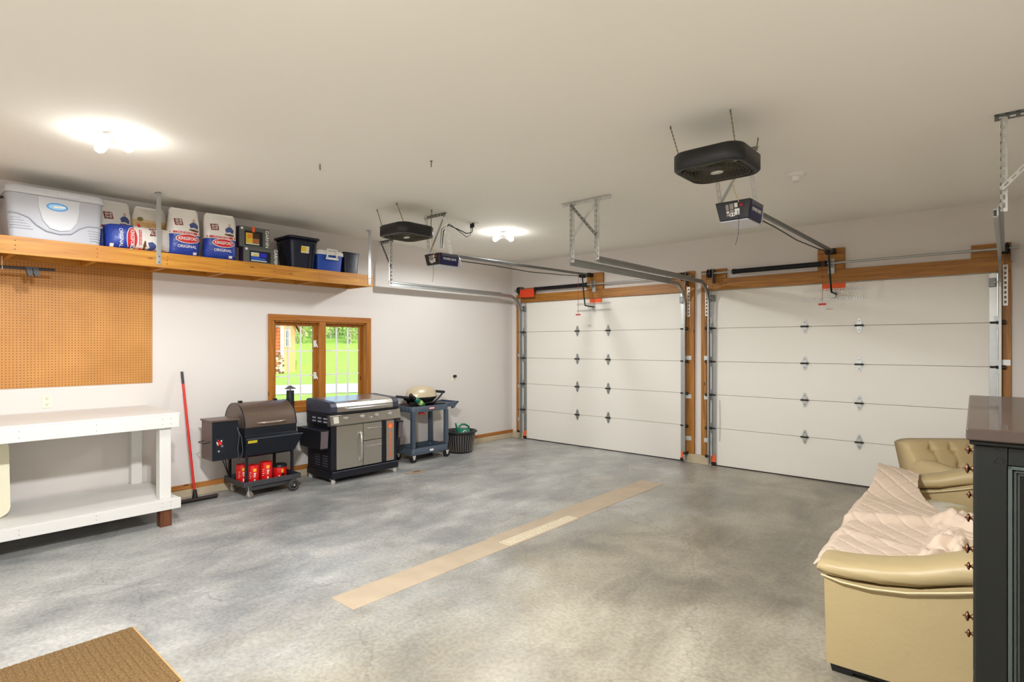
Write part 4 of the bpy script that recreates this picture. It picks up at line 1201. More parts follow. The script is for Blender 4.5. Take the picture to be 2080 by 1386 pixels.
# ---- navy tote
TOTE = mat('navy_tote', (24, 28, 48), 0.32)
t = thing('storage_tote', 'open dark navy storage tote with a yellow sticker', 'tote', (0.36, -4.37, SZ))
mb = MB()
mb.loft([ring(0.20, 0.50, -4.50, -4.22, SZ, 0.04), ring(0.165, 0.545, -4.535, -4.185, SZ+0.30, 0.05), ring(0.16, 0.55, -4.54, -4.18, SZ+0.345, 0.05), ring(0.18, 0.53, -4.52, -4.2, SZ+0.345, 0.05), ring(0.21, 0.49, -4.49, -4.23, SZ+0.01, 0.04)], caps=False)
mb.loft([ring(0.20, 0.50, -4.50, -4.22, SZ, 0.04), ring(0.21, 0.49, -4.49, -4.23, SZ+0.01, 0.04)])
tub = part(t, 'tub', mb, TOTE)
mb = MB()
mb.loft([ring(0.155, 0.555, -4.545, -4.175, SZ+0.345, 0.05), ring(0.14, 0.57, -4.56, -4.16, SZ+0.352, 0.05), ring(0.14, 0.57, -4.56, -4.16, SZ+0.372, 0.05), ring(0.17, 0.54, -4.53, -4.19, SZ+0.378, 0.05)]); part(t, 'rim', mb, TOTE)
for y in (-4.29, -4.24):
    mb = MB(); mb.bar((0.505, y, SZ+0.01), (0.546, y, SZ+0.30), 0.018, 0.01, (1,0,0)); part(t, 'rib', mb, TOTE)
for x in (0.28, 0.42):
    mb = MB(); mb.bar((x, -4.503, SZ+0.01), (x, -4.536, SZ+0.30), 0.018, 0.01, (0,1,0)); part(t, 'rib', mb, TOTE)
def onface(z): return 0.50+0.045*(z-SZ)/0.30
mb = MB(); z0, z1 = SZ+0.185, SZ+0.265
mb.hexa([(onface(z0),-4.40,z0),(onface(z0)+0.004,-4.40,z0),(onface(z0)+0.004,-4.29,z0),(onface(z0),-4.29,z0)], [(onface(z1),-4.40,z1),(onface(z1)+0.004,-4.40,z1),(onface(z1)+0.004,-4.29,z1),(onface(z1),-4.29,z1)])
st = part(t, 'sticker', mb, mat('sticker_cream', (236, 230, 196), 0.5))
mb = MB(); z0, z1 = SZ+0.20, SZ+0.258
mb.hexa([(onface(z0)+0.004,-4.398,z0),(onface(z0)+0.0055,-4.398,z0),(onface(z0)+0.0055,-4.34,z0),(onface(z0)+0.004,-4.34,z0)], [(onface(z1)+0.004,-4.398,z1),(onface(z1)+0.0055,-4.398,z1),(onface(z1)+0.0055,-4.34,z1),(onface(z1)+0.004,-4.34,z1)])
part(st, 'sticker_print', mb, mat('sticker_yellow', (240, 200, 40), 0.5, var=0.2, scale=60))

# ---- blue picnic cooler
BLUE = mat('cooler_blue', (24, 70, 170), 0.4, var=0.1, scale=10, stretch=(1, 8, 0.5))
t = thing('picnic_cooler', 'small blue picnic cooler with white lid and handle', 'cooler', (0.38, -4.0, SZ))
mb = MB(); mb.loft([ring(0.24, 0.50, -4.165, -3.84, SZ, 0.03), ring(0.23, 0.52, -4.18, -3.825, SZ+0.20, 0.035)]); part(t, 'body', mb, BLUE)
mb = MB(); mb.loft([ring(0.222, 0.528, -4.188, -3.817, SZ+0.201, 0.035), ring(0.22, 0.53, -4.19, -3.815, SZ+0.235, 0.035), ring(0.235, 0.515, -4.175, -3.83, SZ+0.258, 0.035)]); part(t, 'lid', mb, WHITEP)
mb = MB(); y0, y1 = -4.06, -3.93
mb.bar((0.54, y0, SZ+0.15), (0.54, y0, SZ+0.265), 0.018, 0.018); mb.bar((0.54, y1, SZ+0.15), (0.54, y1, SZ+0.265), 0.018, 0.018)
mb.bar((0.54, y0-0.009, SZ+0.265), (0.54, y1+0.009, SZ+0.265), 0.018, 0.018); mb.bar((0.54, y0-0.02, SZ+0.155), (0.54, y1+0.02, SZ+0.155), 0.018, 0.026)
part(t, 'handle', mb, WHITEP, 0.003)

# ---- small dark bin
t = thing('small_bin', 'small upright dark navy bin at the end of the shelf', 'bin', (0.42, -3.70, SZ))
mb = MB(); mb.loft([ring(0.34, 0.50, -3.79, -3.60, SZ, 0.02), ring(0.33, 0.51, -3.80, -3.585, SZ+0.255, 0.02)]); part(t, 'body', mb, TOTE)
mb = MB(); mb.loft([ring(0.325, 0.515, -3.805, -3.58, SZ+0.256, 0.02), ring(0.325, 0.515, -3.805, -3.58, SZ+0.272, 0.02)]); part(t, 'lid', mb, TOTE)
mb = MB(); mb.prism([(-3.68+a, SZ+0.12+b) for a, b in ellipse(0.03, 0.026, 16)], 'yz', 0.505, 0.509); part(t, 'moulded_mark', mb, mat('bin_mark', (44, 50, 62), 0.3))

# ================================================================ pegboard and wall things
mb = MB(); mb.box(0.0005, 0.008, -8.2, -5.795, 1.283, 2.454)
single('pegboard', mb, pegboard_mat(), 'tan perforated pegboard on the wall over the workbench', 'pegboard', (0.004, -7.0, 1.283))
t = thing('hanging_rod', 'black rod with two clips hung under the shelf', 'rod', (0.3, -6.85, 2.36))
mb = MB(); mb.cyl((0.3, -7.3, 2.352), (0.3, -6.66, 2.364), 0.013, n=12); part(t, 'rod', mb, mat('dark_pipe', (52, 52, 56), 0.4, 0.4))
for y in (-6.845, -6.80):
    mb = MB(); mb.prism([(y-0.02, 2.375), (y+0.02, 2.375), (y+0.028, 2.32), (y+0.022, 2.295), (y-0.002, 2.295), (y-0.012, 2.32)], 'yz', 0.275, 0.325); part(t, 'clip', mb, BLACKP, 0.004)
for y in (-7.02,):
    mb = MB(); mb.cyl((0.3, y, 2.35), (0.3, y, 2.45), 0.003, n=6); mb.torus((0.3, y, 2.353), 0.016, 0.003, 'Y', 14, 5); part(t, 'wire_hook', mb, WHITEP)
def outlet(y, z, label, plug=False):
    t = thing('wall_outlet', label, 'outlet', (0, y, z), 0)
    mb = MB(); mb.box(0.0005, 0.006, y-0.037, y+0.037, z-0.06, z+0.06); part(t, 'cover_plate', mb, IVORY, 0.002)
    for dz in (-0.028, 0.028):
        if plug and dz > 0: continue
        mb = MB(); mb.prism(rrect(y-0.017, y+0.017, z+dz-0.017, z+dz+0.017, 0.008, 3), 'yz', 0.006, 0.008); r_ = part(t, 'receptacle', mb, IVORY)
        mb = MB()
        for q in (-0.007, 0.007): mb.box(0.008, 0.0084, y+q-0.0015, y+q+0.0015, z+dz-0.002, z+dz+0.009)
        mb.box(0.008, 0.0084, y-0.003, y+0.003, z+dz-0.012, z+dz-0.006); part(r_, 'slots', mb, HOLE)
    if plug:
        mb = MB(); mb.cyl((0.006, y+0.008, z+0.02), (0.05, y+0.008, z+0.026), 0.026, 0.021, n=14); part(t, 'black_plug', mb, BLACKP, 0.004)
    return t
outlet(-6.67, 1.147, 'ivory double wall outlet above the workbench')
outlet(-1.462, 1.15, 'ivory wall outlet with a black plug above the watering can', True)

# ================================================================ workbench
t = thing('workbench', 'white painted wooden workbench with a lower shelf', 'workbench', (0.5, -7.2, 0))
BY0, BY1 = -9.3, -5.86
mb = MB(); mb.box(0.0035, 0.995, BY0, BY1+0.01, 1.032, 1.05); part(t, 'top', mb, WPAINT, 0.003)
mb = MB(); mb.box(0.96, 1.0, BY0, BY1, 0.915, 1.0315); part(t, 'front_apron', mb, WPAINT, 0.004)
mb = MB(); mb.box(0.0035, 0.9595, BY1-0.04, BY1, 0.915, 1.0315); part(t, 'side_apron', mb, WPAINT, 0.004)
for y in (BY1-0.05, BY1-2.3):
    for x in (0.9, 0.05):
        mb = MB(); mb.box(x-0.045, x+0.055, y-0.10, y-0.005 if x > 0.5 else y-0.005, 0.253, 0.9145); part(t, 'leg', mb, WPAINT, 0.004)
        mb = MB(); mb.box(x-0.045+0.02, x+0.075, y-0.10, y-0.005, 0.0, 0.156); part(t, 'foot_block', mb, wood('old_block', (84, 44, 20), (120, 70, 36), 'Z', 0.7), 0.004, label='unpainted brown wood foot block')
mb = MB(); mb.box(0.0305, 0.96, BY0, BY1+0.005, 0.235, 0.2525); part(t, 'lower_shelf', mb, WPAINT, 0.003)
mb = MB(); mb.box(0.9605, 1.0, BY0, BY1+0.015, 0.157, 0.252); part(t, 'lower_front_board', mb, WPAINT, 0.004)
mb = MB(); mb.box(0.0305, 0.96, BY1-0.033, BY1+0.003, 0.157, 0.2345); part(t, 'lower_side_board', mb, WPAINT, 0.004)
mb = MB()
for y in (-6.0, -5.93, -6.5, -7.0, -7.5):
    for z in (0.95, 1.0, 0.19, 0.225): mb.cyl((1.0, y, z), (1.0012, y, z), 0.004, n=6)
part(t, 'screw_heads', mb, mat('screw_grey', (150, 146, 140), 0.6), kind='stuff')
mb = MB(); mb.prism(rrect(-7.95, -7.0, 0.254, 0.905, 0.085, 6), 'yz', 0.55, 0.60)
mb.tri(Matrix.Translation((0.58, 0, 0.254)) @ Matrix.Rotation(math.radians(-9), 4, 'Y') @ Matrix.Translation((-0.58, 0, -0.254)))
single('folding_table', mb, mat('cream_tabletop', (232, 226, 200), 0.5, var=0.04, scale=12), 'cream plastic tabletop with rounded corner leaning under the workbench', 'table', (0.58, -7.4, 0.254), bevel=0.008)

# broom / floor squeegee
t = thing('floor_broom', 'red-handled floor broom leaning on the wall beside the bench', 'broom', (0.27, -5.45, 0))
top = Vector((0.035, -5.52, 1.39)); bot = Vector((0.27, -5.47, 0.07))
mb = MB(); mb.cyl(top+(bot-top)*0.10, bot, 0.0125, n=12); part(t, 'handle', mb, RED)
mb = MB(); mb.cyl(top, top+(bot-top)*0.10, 0.0135, n=12); part(t, 'grip', mb, mat('grip_grey', (56, 58, 60), 0.6))
mb = MB(); mb.cyl(bot+Vector((0,0,0.06)), bot-Vector((0,0,0.045)), 0.016, 0.03, n=12); part(t, 'socket', mb, BLACKP)
mb = MB(); mb.box(0.245, 0.30, -5.68, -5.24, 0.02, 0.04); part(t, 'head', mb, mat('broom_head', (58, 46, 44), 0.6), 0.004)
mb = MB(); mb.box(0.255, 0.29, -5.67, -5.25, 0.0, 0.02); part(t, 'bristles', mb, RUBBER)

# brown mat
MATC = mat('coir_mat', (122, 94, 56), 0.95, var=0.85, scale=95, bump=0.8, bscale=90, stretch=(0.7, 1, 1))
t = thing('floor_mat', 'brown ribbed mat in the near left corner of the picture', 'mat', (3.33, -7.4, 0))
mb = MB(); mb.box(2.92, 3.74, -8.3, -6.735, 0.0, 0.006); part(t, 'backing', mb, mat('mat_edge', (206, 160, 100), 0.8), 0.001)
mb = MB(); n = 46
for i in range(n):
    q0 = -8.29+1.545*i/n; mb.box(2.93, 3.73, q0, q0+1.545/n*0.74, 0.006, 0.0115)
mb.box(2.93, 3.73, -8.29, -6.745, 0.006, 0.0095)
part(t, 'ribs', mb, MATC)
# ================================================================ shared bits
def caster(t, x, y, r=0.035, zt_=0.10, ang=0.0, tyre=RUBBER, w=0.024):
    d = Vector((math.cos(ang), math.sin(ang), 0)); a = Vector((-d.y, d.x, 0))
    c = Vector((x, y, r))
    mb = MB(); mb.cyl(c-a*w/2, c+a*w/2, r, n=18); wh = part(t, 'caster_wheel', mb, tyre, 0.004)
    mb = MB(); mb.cyl(c-a*(w/2+0.002), c+a*(w/2+0.002), r*0.35, n=10); part(wh, 'hub', mb, GALVL)
    mb = MB()
    for s in (-1, 1): mb.bar(c+a*s*(w/2+0.005), Vector((x, y, zt_))-d*0.012+a*s*(w/2+0.004), 0.004, 0.022, d)
    mb.box(x-0.022-d.x*0.012, x+0.022-d.x*0.012, y-0.022-d.y*0.012, y+0.022-d.y*0.012, zt_-0.006, zt_)
    part(t, 'caster_fork', mb, GALVL)

# ================================================================ pellet smoker
BRONZE = mat('bronze_lid', (108, 92, 82), 0.35, 0.45, var=0.08, scale=5)
NAVYK = mat('blue_black_paint', (20, 26, 36), 0.38, 0.2)
DKG = mat('dark_grey_frame', (66, 66, 70), 0.5, 0.2, var=0.15, scale=12)
t = thing('pellet_smoker', 'pellet smoker with bronze barrel lid, side hopper and chimney', 'grill', (0.38, -4.85, 0))
cx, cz, R = 0.36, 0.775, 0.262
y0, y1 = -5.095, -4.505
n = 20
mb = MB()
arc = [(cx+R*math.cos(a), cz+R*math.sin(a)) for a in [PI*i/n for i in range(n+1)]]
mb.prism(arc, 'xz', y0, y1, False); mb.s[:len(arc)-1] = [True]*(len(arc)-1)
lid = part(t, 'lid', mb, [BRONZE], 0.006)
for y in (y0-0.004, y1-0.008):
    mb = MB()
    rings = [[(cx+(R+q)*math.cos(a), yy, cz+(R+q)*math.sin(a)) for a in [PI*i/n for i in range(n+1)]] for q, yy in ((0.004, y), (0.004, y+0.012))]
    mb.add(rings[0]+rings[1], [(i, i+1, n+2+i, n+1+i) for i in range(n)], True)
    part(lid, 'lid_rim', mb, NAVYK)
tx = put(text_mb('TRAEGER', 0.052, 0.001, 0.01, 1.25), (0,0,0), (0,1,0), (-0.52,0,0.85))
an = math.radians(32); ctr = Vector((cx+(R+0.001)*math.cos(an), -4.93, cz+(R+0.001)*math.sin(an)))
tx.v = [q+ctr for q in tx.v]; part(lid, 'lettering', tx, mat('gold_print', (120, 106, 84), 0.4, 0.4))
mb = MB(); hz = 0.822; hx = cx+R*math.cos(math.asin((hz-cz)/R))
mb.tube([(hx, -4.955, hz), (hx+0.035, -4.945, hz+0.004), (hx+0.055, -4.88, hz+0.004), (hx+0.062, -4.80, hz+0.004), (hx+0.055, -4.72, hz+0.004), (hx+0.035, -4.655, hz+0.004), (hx, -4.645, hz)], [0.008, 0.010, 0.012, 0.012, 0.012, 0.010, 0.008], 8); part(lid, 'handle', mb, mat('handle_pewter', (176, 160, 148), 0.3, 0.6))
mb = MB()
mb.prism([(cx+R, cz-0.001), (cx+R, 0.69), (cx+R+0.03, 0.665), (cx+R-0.02, 0.50), (cx+R-0.09, 0.44), (cx-R+0.1, 0.44), (cx-R, 0.62), (cx-R, cz-0.001)], 'xz', y0, y1)
part(t, 'firebox', mb, NAVYK, 0.006)
mb = MB(); mb.hexa([(0.60,-5.085,0.47),(0.612,-5.085,0.47),(0.612,-4.52,0.47),(0.60,-4.52,0.47)], [(0.66,-5.10,0.655),(0.672,-5.10,0.655),(0.672,-4.45,0.655),(0.66,-4.45,0.655)])
sf = part(t, 'folded_front_shelf', mb, NAVYK, 0.004)
mb = MB(); mb.box(0.655, 0.673, -5.10, -4.45, 0.655, 0.663); part(sf, 'shelf_edge', mb, mat('steel_edge', (92, 100, 108), 0.35, 0.6))
mb = MB(); mb.hexa([(0.6625,-5.08,0.615),(0.664,-5.08,0.615),(0.664,-4.98,0.615),(0.6625,-4.98,0.615)], [(0.672,-5.08,0.645),(0.6745,-5.08,0.645),(0.6745,-4.98,0.645),(0.672,-4.98,0.645)]); part(sf, 'yellow_label', mb, mat('yellow_label', (206, 186, 40), 0.5))
# chimney
mb = MB(); mb.cyl((0.34, -4.435, 0.80), (0.34, -4.435, 1.135), 0.045, n=20); mb.cyl((0.34, -4.51, 0.83), (0.34, -4.435, 0.83), 0.04, n=14)
ch = part(t, 'chimney', mb, mat('chimney_black', (28, 34, 32), 0.4, 0.2))
mb = MB(); mb.lathe([(0.066, 1.155), (0.062, 1.162), (0.0, 1.20)], (0.34, -4.435, 0), n=20); mb.cyl((0.34,-4.435,1.13),(0.34,-4.435,1.16),0.008,n=6); part(ch, 'rain_cap', mb, mat('cap_grey', (96, 94, 98), 0.5, 0.3))
# hopper
mb = MB(); mb.box(0.33, 0.60, -5.42, -5.155, 0.465, 0.872); hp = part(t, 'hopper', mb, [NAVYK], 0.005)
mb = MB(); mb.box(0.328, 0.598, -5.4235, -5.421, 0.468, 0.870); part(hp, 'hopper_side_panel', mb, mat('hopper_bronze', (112, 98, 92), 0.4, 0.4))
mb = MB(); mb.box(0.315, 0.612, -5.435, -5.145, 0.8725, 0.892); part(hp, 'hopper_lid', mb, BRONZE, 0.004)
mb = MB(); mb.tube([(0.38, -5.423, 0.66), (0.38, -5.465, 0.655), (0.38, -5.475, 0.65), (0.55, -5.475, 0.65), (0.55, -5.465, 0.655), (0.55, -5.423, 0.66)], 0.005, 6); part(hp, 'side_handle', mb, BLACKM)
mb = MB(); mb.box(0.6, 0.602, -5.385, -5.30, 0.545, 0.70); cp = part(hp, 'control_panel', mb, mat('panel_navy', (18, 24, 40), 0.4))
rd = random.Random(3)
for k in range(12):
    yy, zz = -5.375+0.065*rd.random(), 0.56+0.12*rd.random()
    mb = MB(); mb.cyl((0.602, yy, zz), (0.606, yy, zz), 0.006+0.004*rd.random(), n=8); part(cp, 'control_dot', mb, [RED, WHITEP, GALVL][k % 3])
mb = MB(); mb.cyl((0.602, -5.345, 0.65), (0.618, -5.345, 0.65), 0.018, n=14); part(cp, 'dial', mb, RED)
for p in ([(0.60,-5.16,0.80),(0.615,-5.15,0.70),(0.61,-5.165,0.58),(0.60,-5.15,0.47),(0.55,-5.12,0.42)], [(0.60,-5.17,0.79),(0.62,-5.13,0.69),(0.62,-5.115,0.55),(0.61,-5.13,0.44),(0.55,-5.15,0.40)]):
    mb = MB(); mb.tube(p, 0.004, 6); part(t, 'cable', mb, mat('cable_grey', (70, 76, 84), 0.5))
# lid knobs
for y in (-5.03, -4.63):
    mb = MB(); mb.box(0.33, 0.37, y-0.02, y+0.02, cz+R, cz+R+0.018); part(lid, 'lid_stop', mb, BLACKM, 0.003)
# legs and cart
for x, y in ((0.15,-5.06),(0.15,-4.54),(0.585,-5.06),(0.585,-4.54)):
    mb = MB(); mb.box(x-0.014, x+0.014, y-0.014, y+0.014, 0.15, 0.60 if x < 0.4 else 0.52); part(t, 'leg', mb, NAVYK, 0.002)
for a, b in (((0.15,-5.075,0.45),(0.30,-5.20,0.44)), ((0.15,-5.075,0.20),(0.16,-5.17,0.46)), ((0.15,-5.075,0.20),(0.24,-5.16,0.47))):
    mb = MB(); mb.cyl(a, b, 0.005, n=6); part(t, 'strut', mb, BLACKM)
mb = MB(); frame_box(mb, 0.115, 0.635, -5.11, -4.455, 0.127, 0.623, -5.098, -4.467, 0.135, 0.192); part(t, 'tray_rim', mb, DKG, 0.003)
mb = MB(); mb.box(0.127, 0.623, -5.098, -4.467, 0.135, 0.145); part(t, 'tray_floor', mb, NAVYK)
mb = MB(); mb.box(0.575, 0.61, -5.07, -4.50, 0.085, 0.125); part(t, 'axle_bar', mb, DKG, 0.002)
caster(t, 0.605, -5.035, 0.038, 0.134, 0.5, mat('grey_tyre', (120, 112, 102), 0.6))
caster(t, 0.18, -5.035, 0.038, 0.134, 0.5, mat('grey_tyre', (120, 112, 102), 0.6))
for x in (0.635, 0.13):
    mb = MB(); mb.torus((x, -4.545, 0.068), 0.052, 0.0155, 'X', 26, 10); wh = part(t, 'wheel', mb, mat('wheel_tyre', (58, 56, 54), 0.7))
    mb = MB(); mb.lathe([(0.0, x-0.012), (0.045, x-0.010), (0.045, x+0.008), (0.02, x+0.012), (0.0, x+0.012)], (0, -4.545, 0.068), 'X', 20); part(wh, 'wheel_disc', mb, mat('wheel_dark', (44, 44, 46), 0.5))
    mb = MB(); mb.cyl((x-0.014, -4.545, 0.068), (x+0.02, -4.545, 0.068), 0.010, n=10); part(wh, 'axle_nut', mb, GALVL)
# red cans on its tray
CANR = mat('can_red', (216, 26, 24), 0.3)
def can(label, x, y, r, h, lidm, short=False):
    z0 = 0.1455
    c = thing('red_can', label, 'can', (x, y, z0), math.radians(-35) if not short else math.radians(-30), 'red cans on the smoker tray')
    mb = MB(); mb.lathe([(r*0.96, z0), (r, z0+0.006), (r, z0+h-0.02), (r*0.97, z0+h-0.012), (r*0.97, z0+h)], (x, y, 0), n=28); part(c, 'body', mb, CANR)
    if lidm:
        mb = MB(); mb.lathe([(r*1.02, z0+h-0.005), (r*1.03, z0+h+0.018), (r*0.9, z0+h+0.026), (r*0.6, z0+h+0.022), (0, z0+h+0.022)], (x, y, 0), n=28); part(c, 'lid', mb, BLACKP)
    def wrapc(nm, a0, a1, za, zb, m, lift=0.0012):
        mb = MB(); mb.grid(8, 2, lambda u, v: Vector((x+(r+lift)*math.cos(a0+(a1-a0)*u), y+(r+lift)*math.sin(a0+(a1-a0)*u), z0+za+(zb-za)*v)))
        part(c, nm, mb, m)
    if short:
        wrapc('yellow_print', 0.3, 0.6, h*0.5, h*0.8, mat('can_yellow', (240, 190, 60), 0.4)); wrapc('black_print', 0.32, 0.75, h*0.15, h*0.45, mat('can_black_print', (60, 10, 10), 0.4))
        wrapc('white_print', -0.1, 0.1, h*0.2, h*0.28, WHITEP)
    else:
        wrapc('yellow_print', 0.25, 0.75, h*0.68, h*0.84, mat('can_yellow', (240, 190, 60), 0.4))
        for k, (a, b) in enumerate(((0.56,0.61),(0.50,0.53),(0.44,0.47),(0.38,0.41))): wrapc('white_print', 0.32, 0.72-0.05*k, h*a, h*b, WHITEP)
        wrapc('white_label', 0.36, 0.56, h*0.10, h*0.27, WHITEP)
        for k in range(4): wrapc('white_print', -0.42, -0.1-0.08*(k % 2), h*(0.62-0.1*k), h*(0.645-0.1*k), WHITEP)
    return c
can('tall red can at the left corner of the smoker tray, half behind the leg', 0.40, -5.03, 0.062, 0.205, None)
can('tall red can second from the left on the smoker tray', 0.53, -4.965, 0.062, 0.205, None)
can('tall red can in the middle of the smoker tray with yellow print', 0.50, -4.805, 0.066, 0.215, None)
can('short red canister with black lid on the smoker tray', 0.46, -4.625, 0.077, 0.13, True, True)

# ================================================================ stainless gas griddle / grill
t = thing('gas_grill', 'stainless gas grill with orange lettering below the window', 'grill', (0.45, -3.63, 0))
gx0, gx1, gy0, gy1 = 0.16, 0.73, -4.13, -3.135
NV = mat('grill_navy_black', (24, 25, 34), 0.42, 0.15)
# base
mb = MB(); mb.box(gx0-0.01, gx1+0.012, gy0+0.012, gy1, 0.062, 0.15); part(t, 'base_frame', mb, NV, 0.006)
mb = MB(); mb.box(gx1+0.0125, gx1+0.014, gy0+0.015, gy1-0.005, 0.143, 0.15); part(t, 'base_edge', mb, mat('edge_blue_grey', (110, 114, 130), 0.35, 0.5))
mb = MB(); mb.box(gx0, gx1-0.02, gy0+0.02, gy1-0.01, 0.151, 0.70); cab = part(t, 'cabinet', mb, NV, 0.004)
# front: door, drawers, logo strip
dx = gx1-0.0195
mb = MB(); mb.box(dx, dx+0.02, -4.047, -3.675, 0.165, 0.695); dr = part(t, 'cabinet_door', mb, STEEL, 0.004)
hy = -3.72
mb = MB(); mb.tube([(dx+0.02, hy+0.01, 0.585), (dx+0.045, hy+0.005, 0.58), (dx+0.06, hy, 0.50), (dx+0.064, hy, 0.41), (dx+0.06, hy, 0.32), (dx+0.045, hy+0.005, 0.245), (dx+0.02, hy+0.01, 0.24)], [0.016,0.016,0.013,0.012,0.013,0.016,0.016], 10); part(dr, 'handle', mb, CHROME)
for z0, z1 in ((0.478, 0.695), (0.165, 0.472)):
    mb = MB(); mb.box(dx, dx+0.02, -3.668, -3.395, z0, z1); dw = part(t, 'drawer', mb, STEEL, 0.004)
    zz = z1-0.065
    mb = MB(); mb.cyl((dx+0.05, -3.64, zz), (dx+0.05, -3.42, zz), 0.009, n=10)
    for y in (-3.62, -3.44): mb.cyl((dx+0.02, y, zz), (dx+0.05, y, zz), 0.006, n=8)
    part(dw, 'handle', mb, CHROME)
mb = MB(); mb.box(dx, dx+0.018, -3.318, -3.198, 0.165, 0.695); lg = part(t, 'logo_panel', mb, STEEL, 0.003)
OR = mat('logo_orange', (240, 104, 40), 0.5)
ly = -3.258
mb = MB(); mb.prism([(ly+a, 0.625+b) for a, b in ellipse(0.037, 0.042, 22)], 'yz', dx+0.018, dx+0.0195); fl = part(lg, 'logo_disc', mb, OR)
mb = MB(); mb.prism([(ly-0.02, 0.605), (ly, 0.596), (ly+0.02, 0.605), (ly+0.022, 0.62), (ly+0.012, 0.632), (ly+0.006, 0.652), (ly-0.006, 0.638), (ly-0.02, 0.628)], 'yz', dx+0.0195, dx+0.0202); part(fl, 'logo_flame', mb, mat('logo_pale', (250, 150, 90), 0.5))
tx = put(text_mb('BLACKSTONE', 0.058, 0.0008, 0.022, 0.94), (dx+0.019, ly, 0.375), (0,0,-1), (0,1,0)); part(lg, 'lettering', tx, OR)
# control panel
mb = MB(); mb.prism([(gx1-0.05, 0.702), (gx1+0.005, 0.702), (gx1+0.03, 0.72), (gx1+0.005, 0.832), (gx1-0.05, 0.835)], 'xz', gy0-0.012, gy1+0.022); cpn = part(t, 'control_panel', mb, STEEL, 0.004)
mb = MB(); mb.box(gx0, gx1-0.05, gy0+0.005, gy1-0.005, 0.701, 0.835); part(t, 'firebox', mb, NV, 0.004)
def onp(z): return gx1+0.03-0.025*(z-0.72)/0.112
mb = MB(); a, b = 0.735, 0.815
mb.hexa([(onp(a),-4.10,a),(onp(a)+0.001,-4.10,a),(onp(a)+0.001,-4.03,a),(onp(a),-4.03,a)], [(onp(b),-4.10,b),(onp(b)+0.001,-4.10,b),(onp(b)+0.001,-4.03,b),(onp(b),-4.03,b)]); part(cpn, 'rating_label', mb, mat('label_grey', (206, 202, 190), 0.6, var=0.15, scale=60))
for y, r in ((-3.935, 0.026), (-3.70, 0.028), (-3.58, 0.014), (-3.49, 0.026), (-3.285, 0.026)):
    z = 0.79 if r > 0.02 else 0.77
    x = onp(z)
    mb = MB(); mb.lathe([(r*1.2, x-0.004), (r*1.2, x+0.004), (r, x+0.008), (r*0.92, x+0.03), (r*0.7, x+0.034), (0, x+0.034)], (0, y, z), 'X', 20); k = part(cpn, 'knob', mb, CHROME)
    mb = MB(); mb.box(x+0.03, x+0.042, y-0.004, y+0.004, z-r*0.85, z+r*0.85); part(k, 'knob_grip', mb, CHROME, 0.002)
# lid
mb = MB(); mb.box(gx0, gx1+0.01, gy0, gy1, 0.836, 0.862); part(t, 'lid_gasket_frame', mb, NV, 0.004)
prof = [(gx0, 0.863), (gx1+0.005, 0.863), (gx1+0.005, 0.93), (gx1-0.02, 0.972), (gx1-0.07, 0.99), (gx0+0.04, 1.012), (gx0, 0.995)]
mb = MB(); mb.prism(prof, 'xz', gy0+0.085, gy1-0.085); lid = part(t, 'lid', mb, STEEL, 0.006)
for a, b in ((gy0, gy0+0.084), (gy1-0.084, gy1)):
    mb = MB(); mb.prism([(x+(0.004 if x > 0.5 else 0), z+(0.003 if z > 0.9 else 0)) for x, z in prof], 'xz', a, b); part(lid, 'lid_end_cap', mb, mat('end_cap', (58, 62, 76), 0.4, 0.15), 0.012, seg=3)
mb = MB(); hz = 0.905
mb.cyl((gx1+0.05, -3.92, hz), (gx1+0.05, -3.29, hz), 0.013, n=12)
for y in (-3.90, -3.31): mb.cyl((gx1+0.0, y, hz), (gx1+0.05, y, hz), 0.016, n=10)
part(lid, 'handle', mb, CHROME)
# folded side shelves
for s, ya, yb in ((-1, gy0-0.13, gy0-0.012), (1, gy1+0.012, gy1+0.10)):
    yo, yi = (ya, yb) if s < 0 else (yb, ya)
    mb = MB(); mb.hexa([(0.20,min(yi,yo+0.03*-s),0.43),(0.70,min(yi,yo+0.03*-s),0.43),(0.70,max(yi,yo+0.03*-s),0.43),(0.20,max(yi,yo+0.03*-s),0.43)], [(0.16,ya,0.665),(0.72,ya,0.665),(0.72,yb,0.665),(0.16,yb,0.665)])
    ss = part(t, 'folded_side_shelf', mb, NV, 0.004)
    mb = MB(); mb.hexa([(0.701,ya+0.012,0.445),(0.7035,ya+0.012,0.445),(0.7035,yb-0.012,0.445),(0.701,yb-0.012,0.445)], [(0.7195,ya+0.012,0.65),(0.7235,ya+0.012,0.65),(0.7235,yb-0.012,0.65),(0.7195,yb-0.012,0.65)]); part(ss, 'shelf_end', mb, mat('shelf_end_brown', (112, 100, 104), 0.4, 0.3))
# vents
mb = MB()
for i in range(3):
    for j in range(2): mb.box(0.30+0.13*i, 0.38+0.13*i, gy0+0.0035, gy0+0.005, 0.735+0.04*j, 0.752+0.04*j)
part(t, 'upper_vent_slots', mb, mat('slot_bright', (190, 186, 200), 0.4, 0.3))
mb = MB()
for i in range(2):
    for j in range(5): mb.box(0.34+0.18*i, 0.45+0.18*i, gy0+0.017, gy0+0.02, 0.20+0.03*j, 0.21+0.03*j)
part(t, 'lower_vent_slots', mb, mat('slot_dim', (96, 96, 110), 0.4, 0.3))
for x, y in ((0.715,-4.085),(0.715,-3.175),(0.19,-4.085),(0.19,-3.175)):
    caster(t, x, y, 0.026, 0.062, 0.7, mat('pale_caster', (180, 176, 172), 0.5), 0.018)

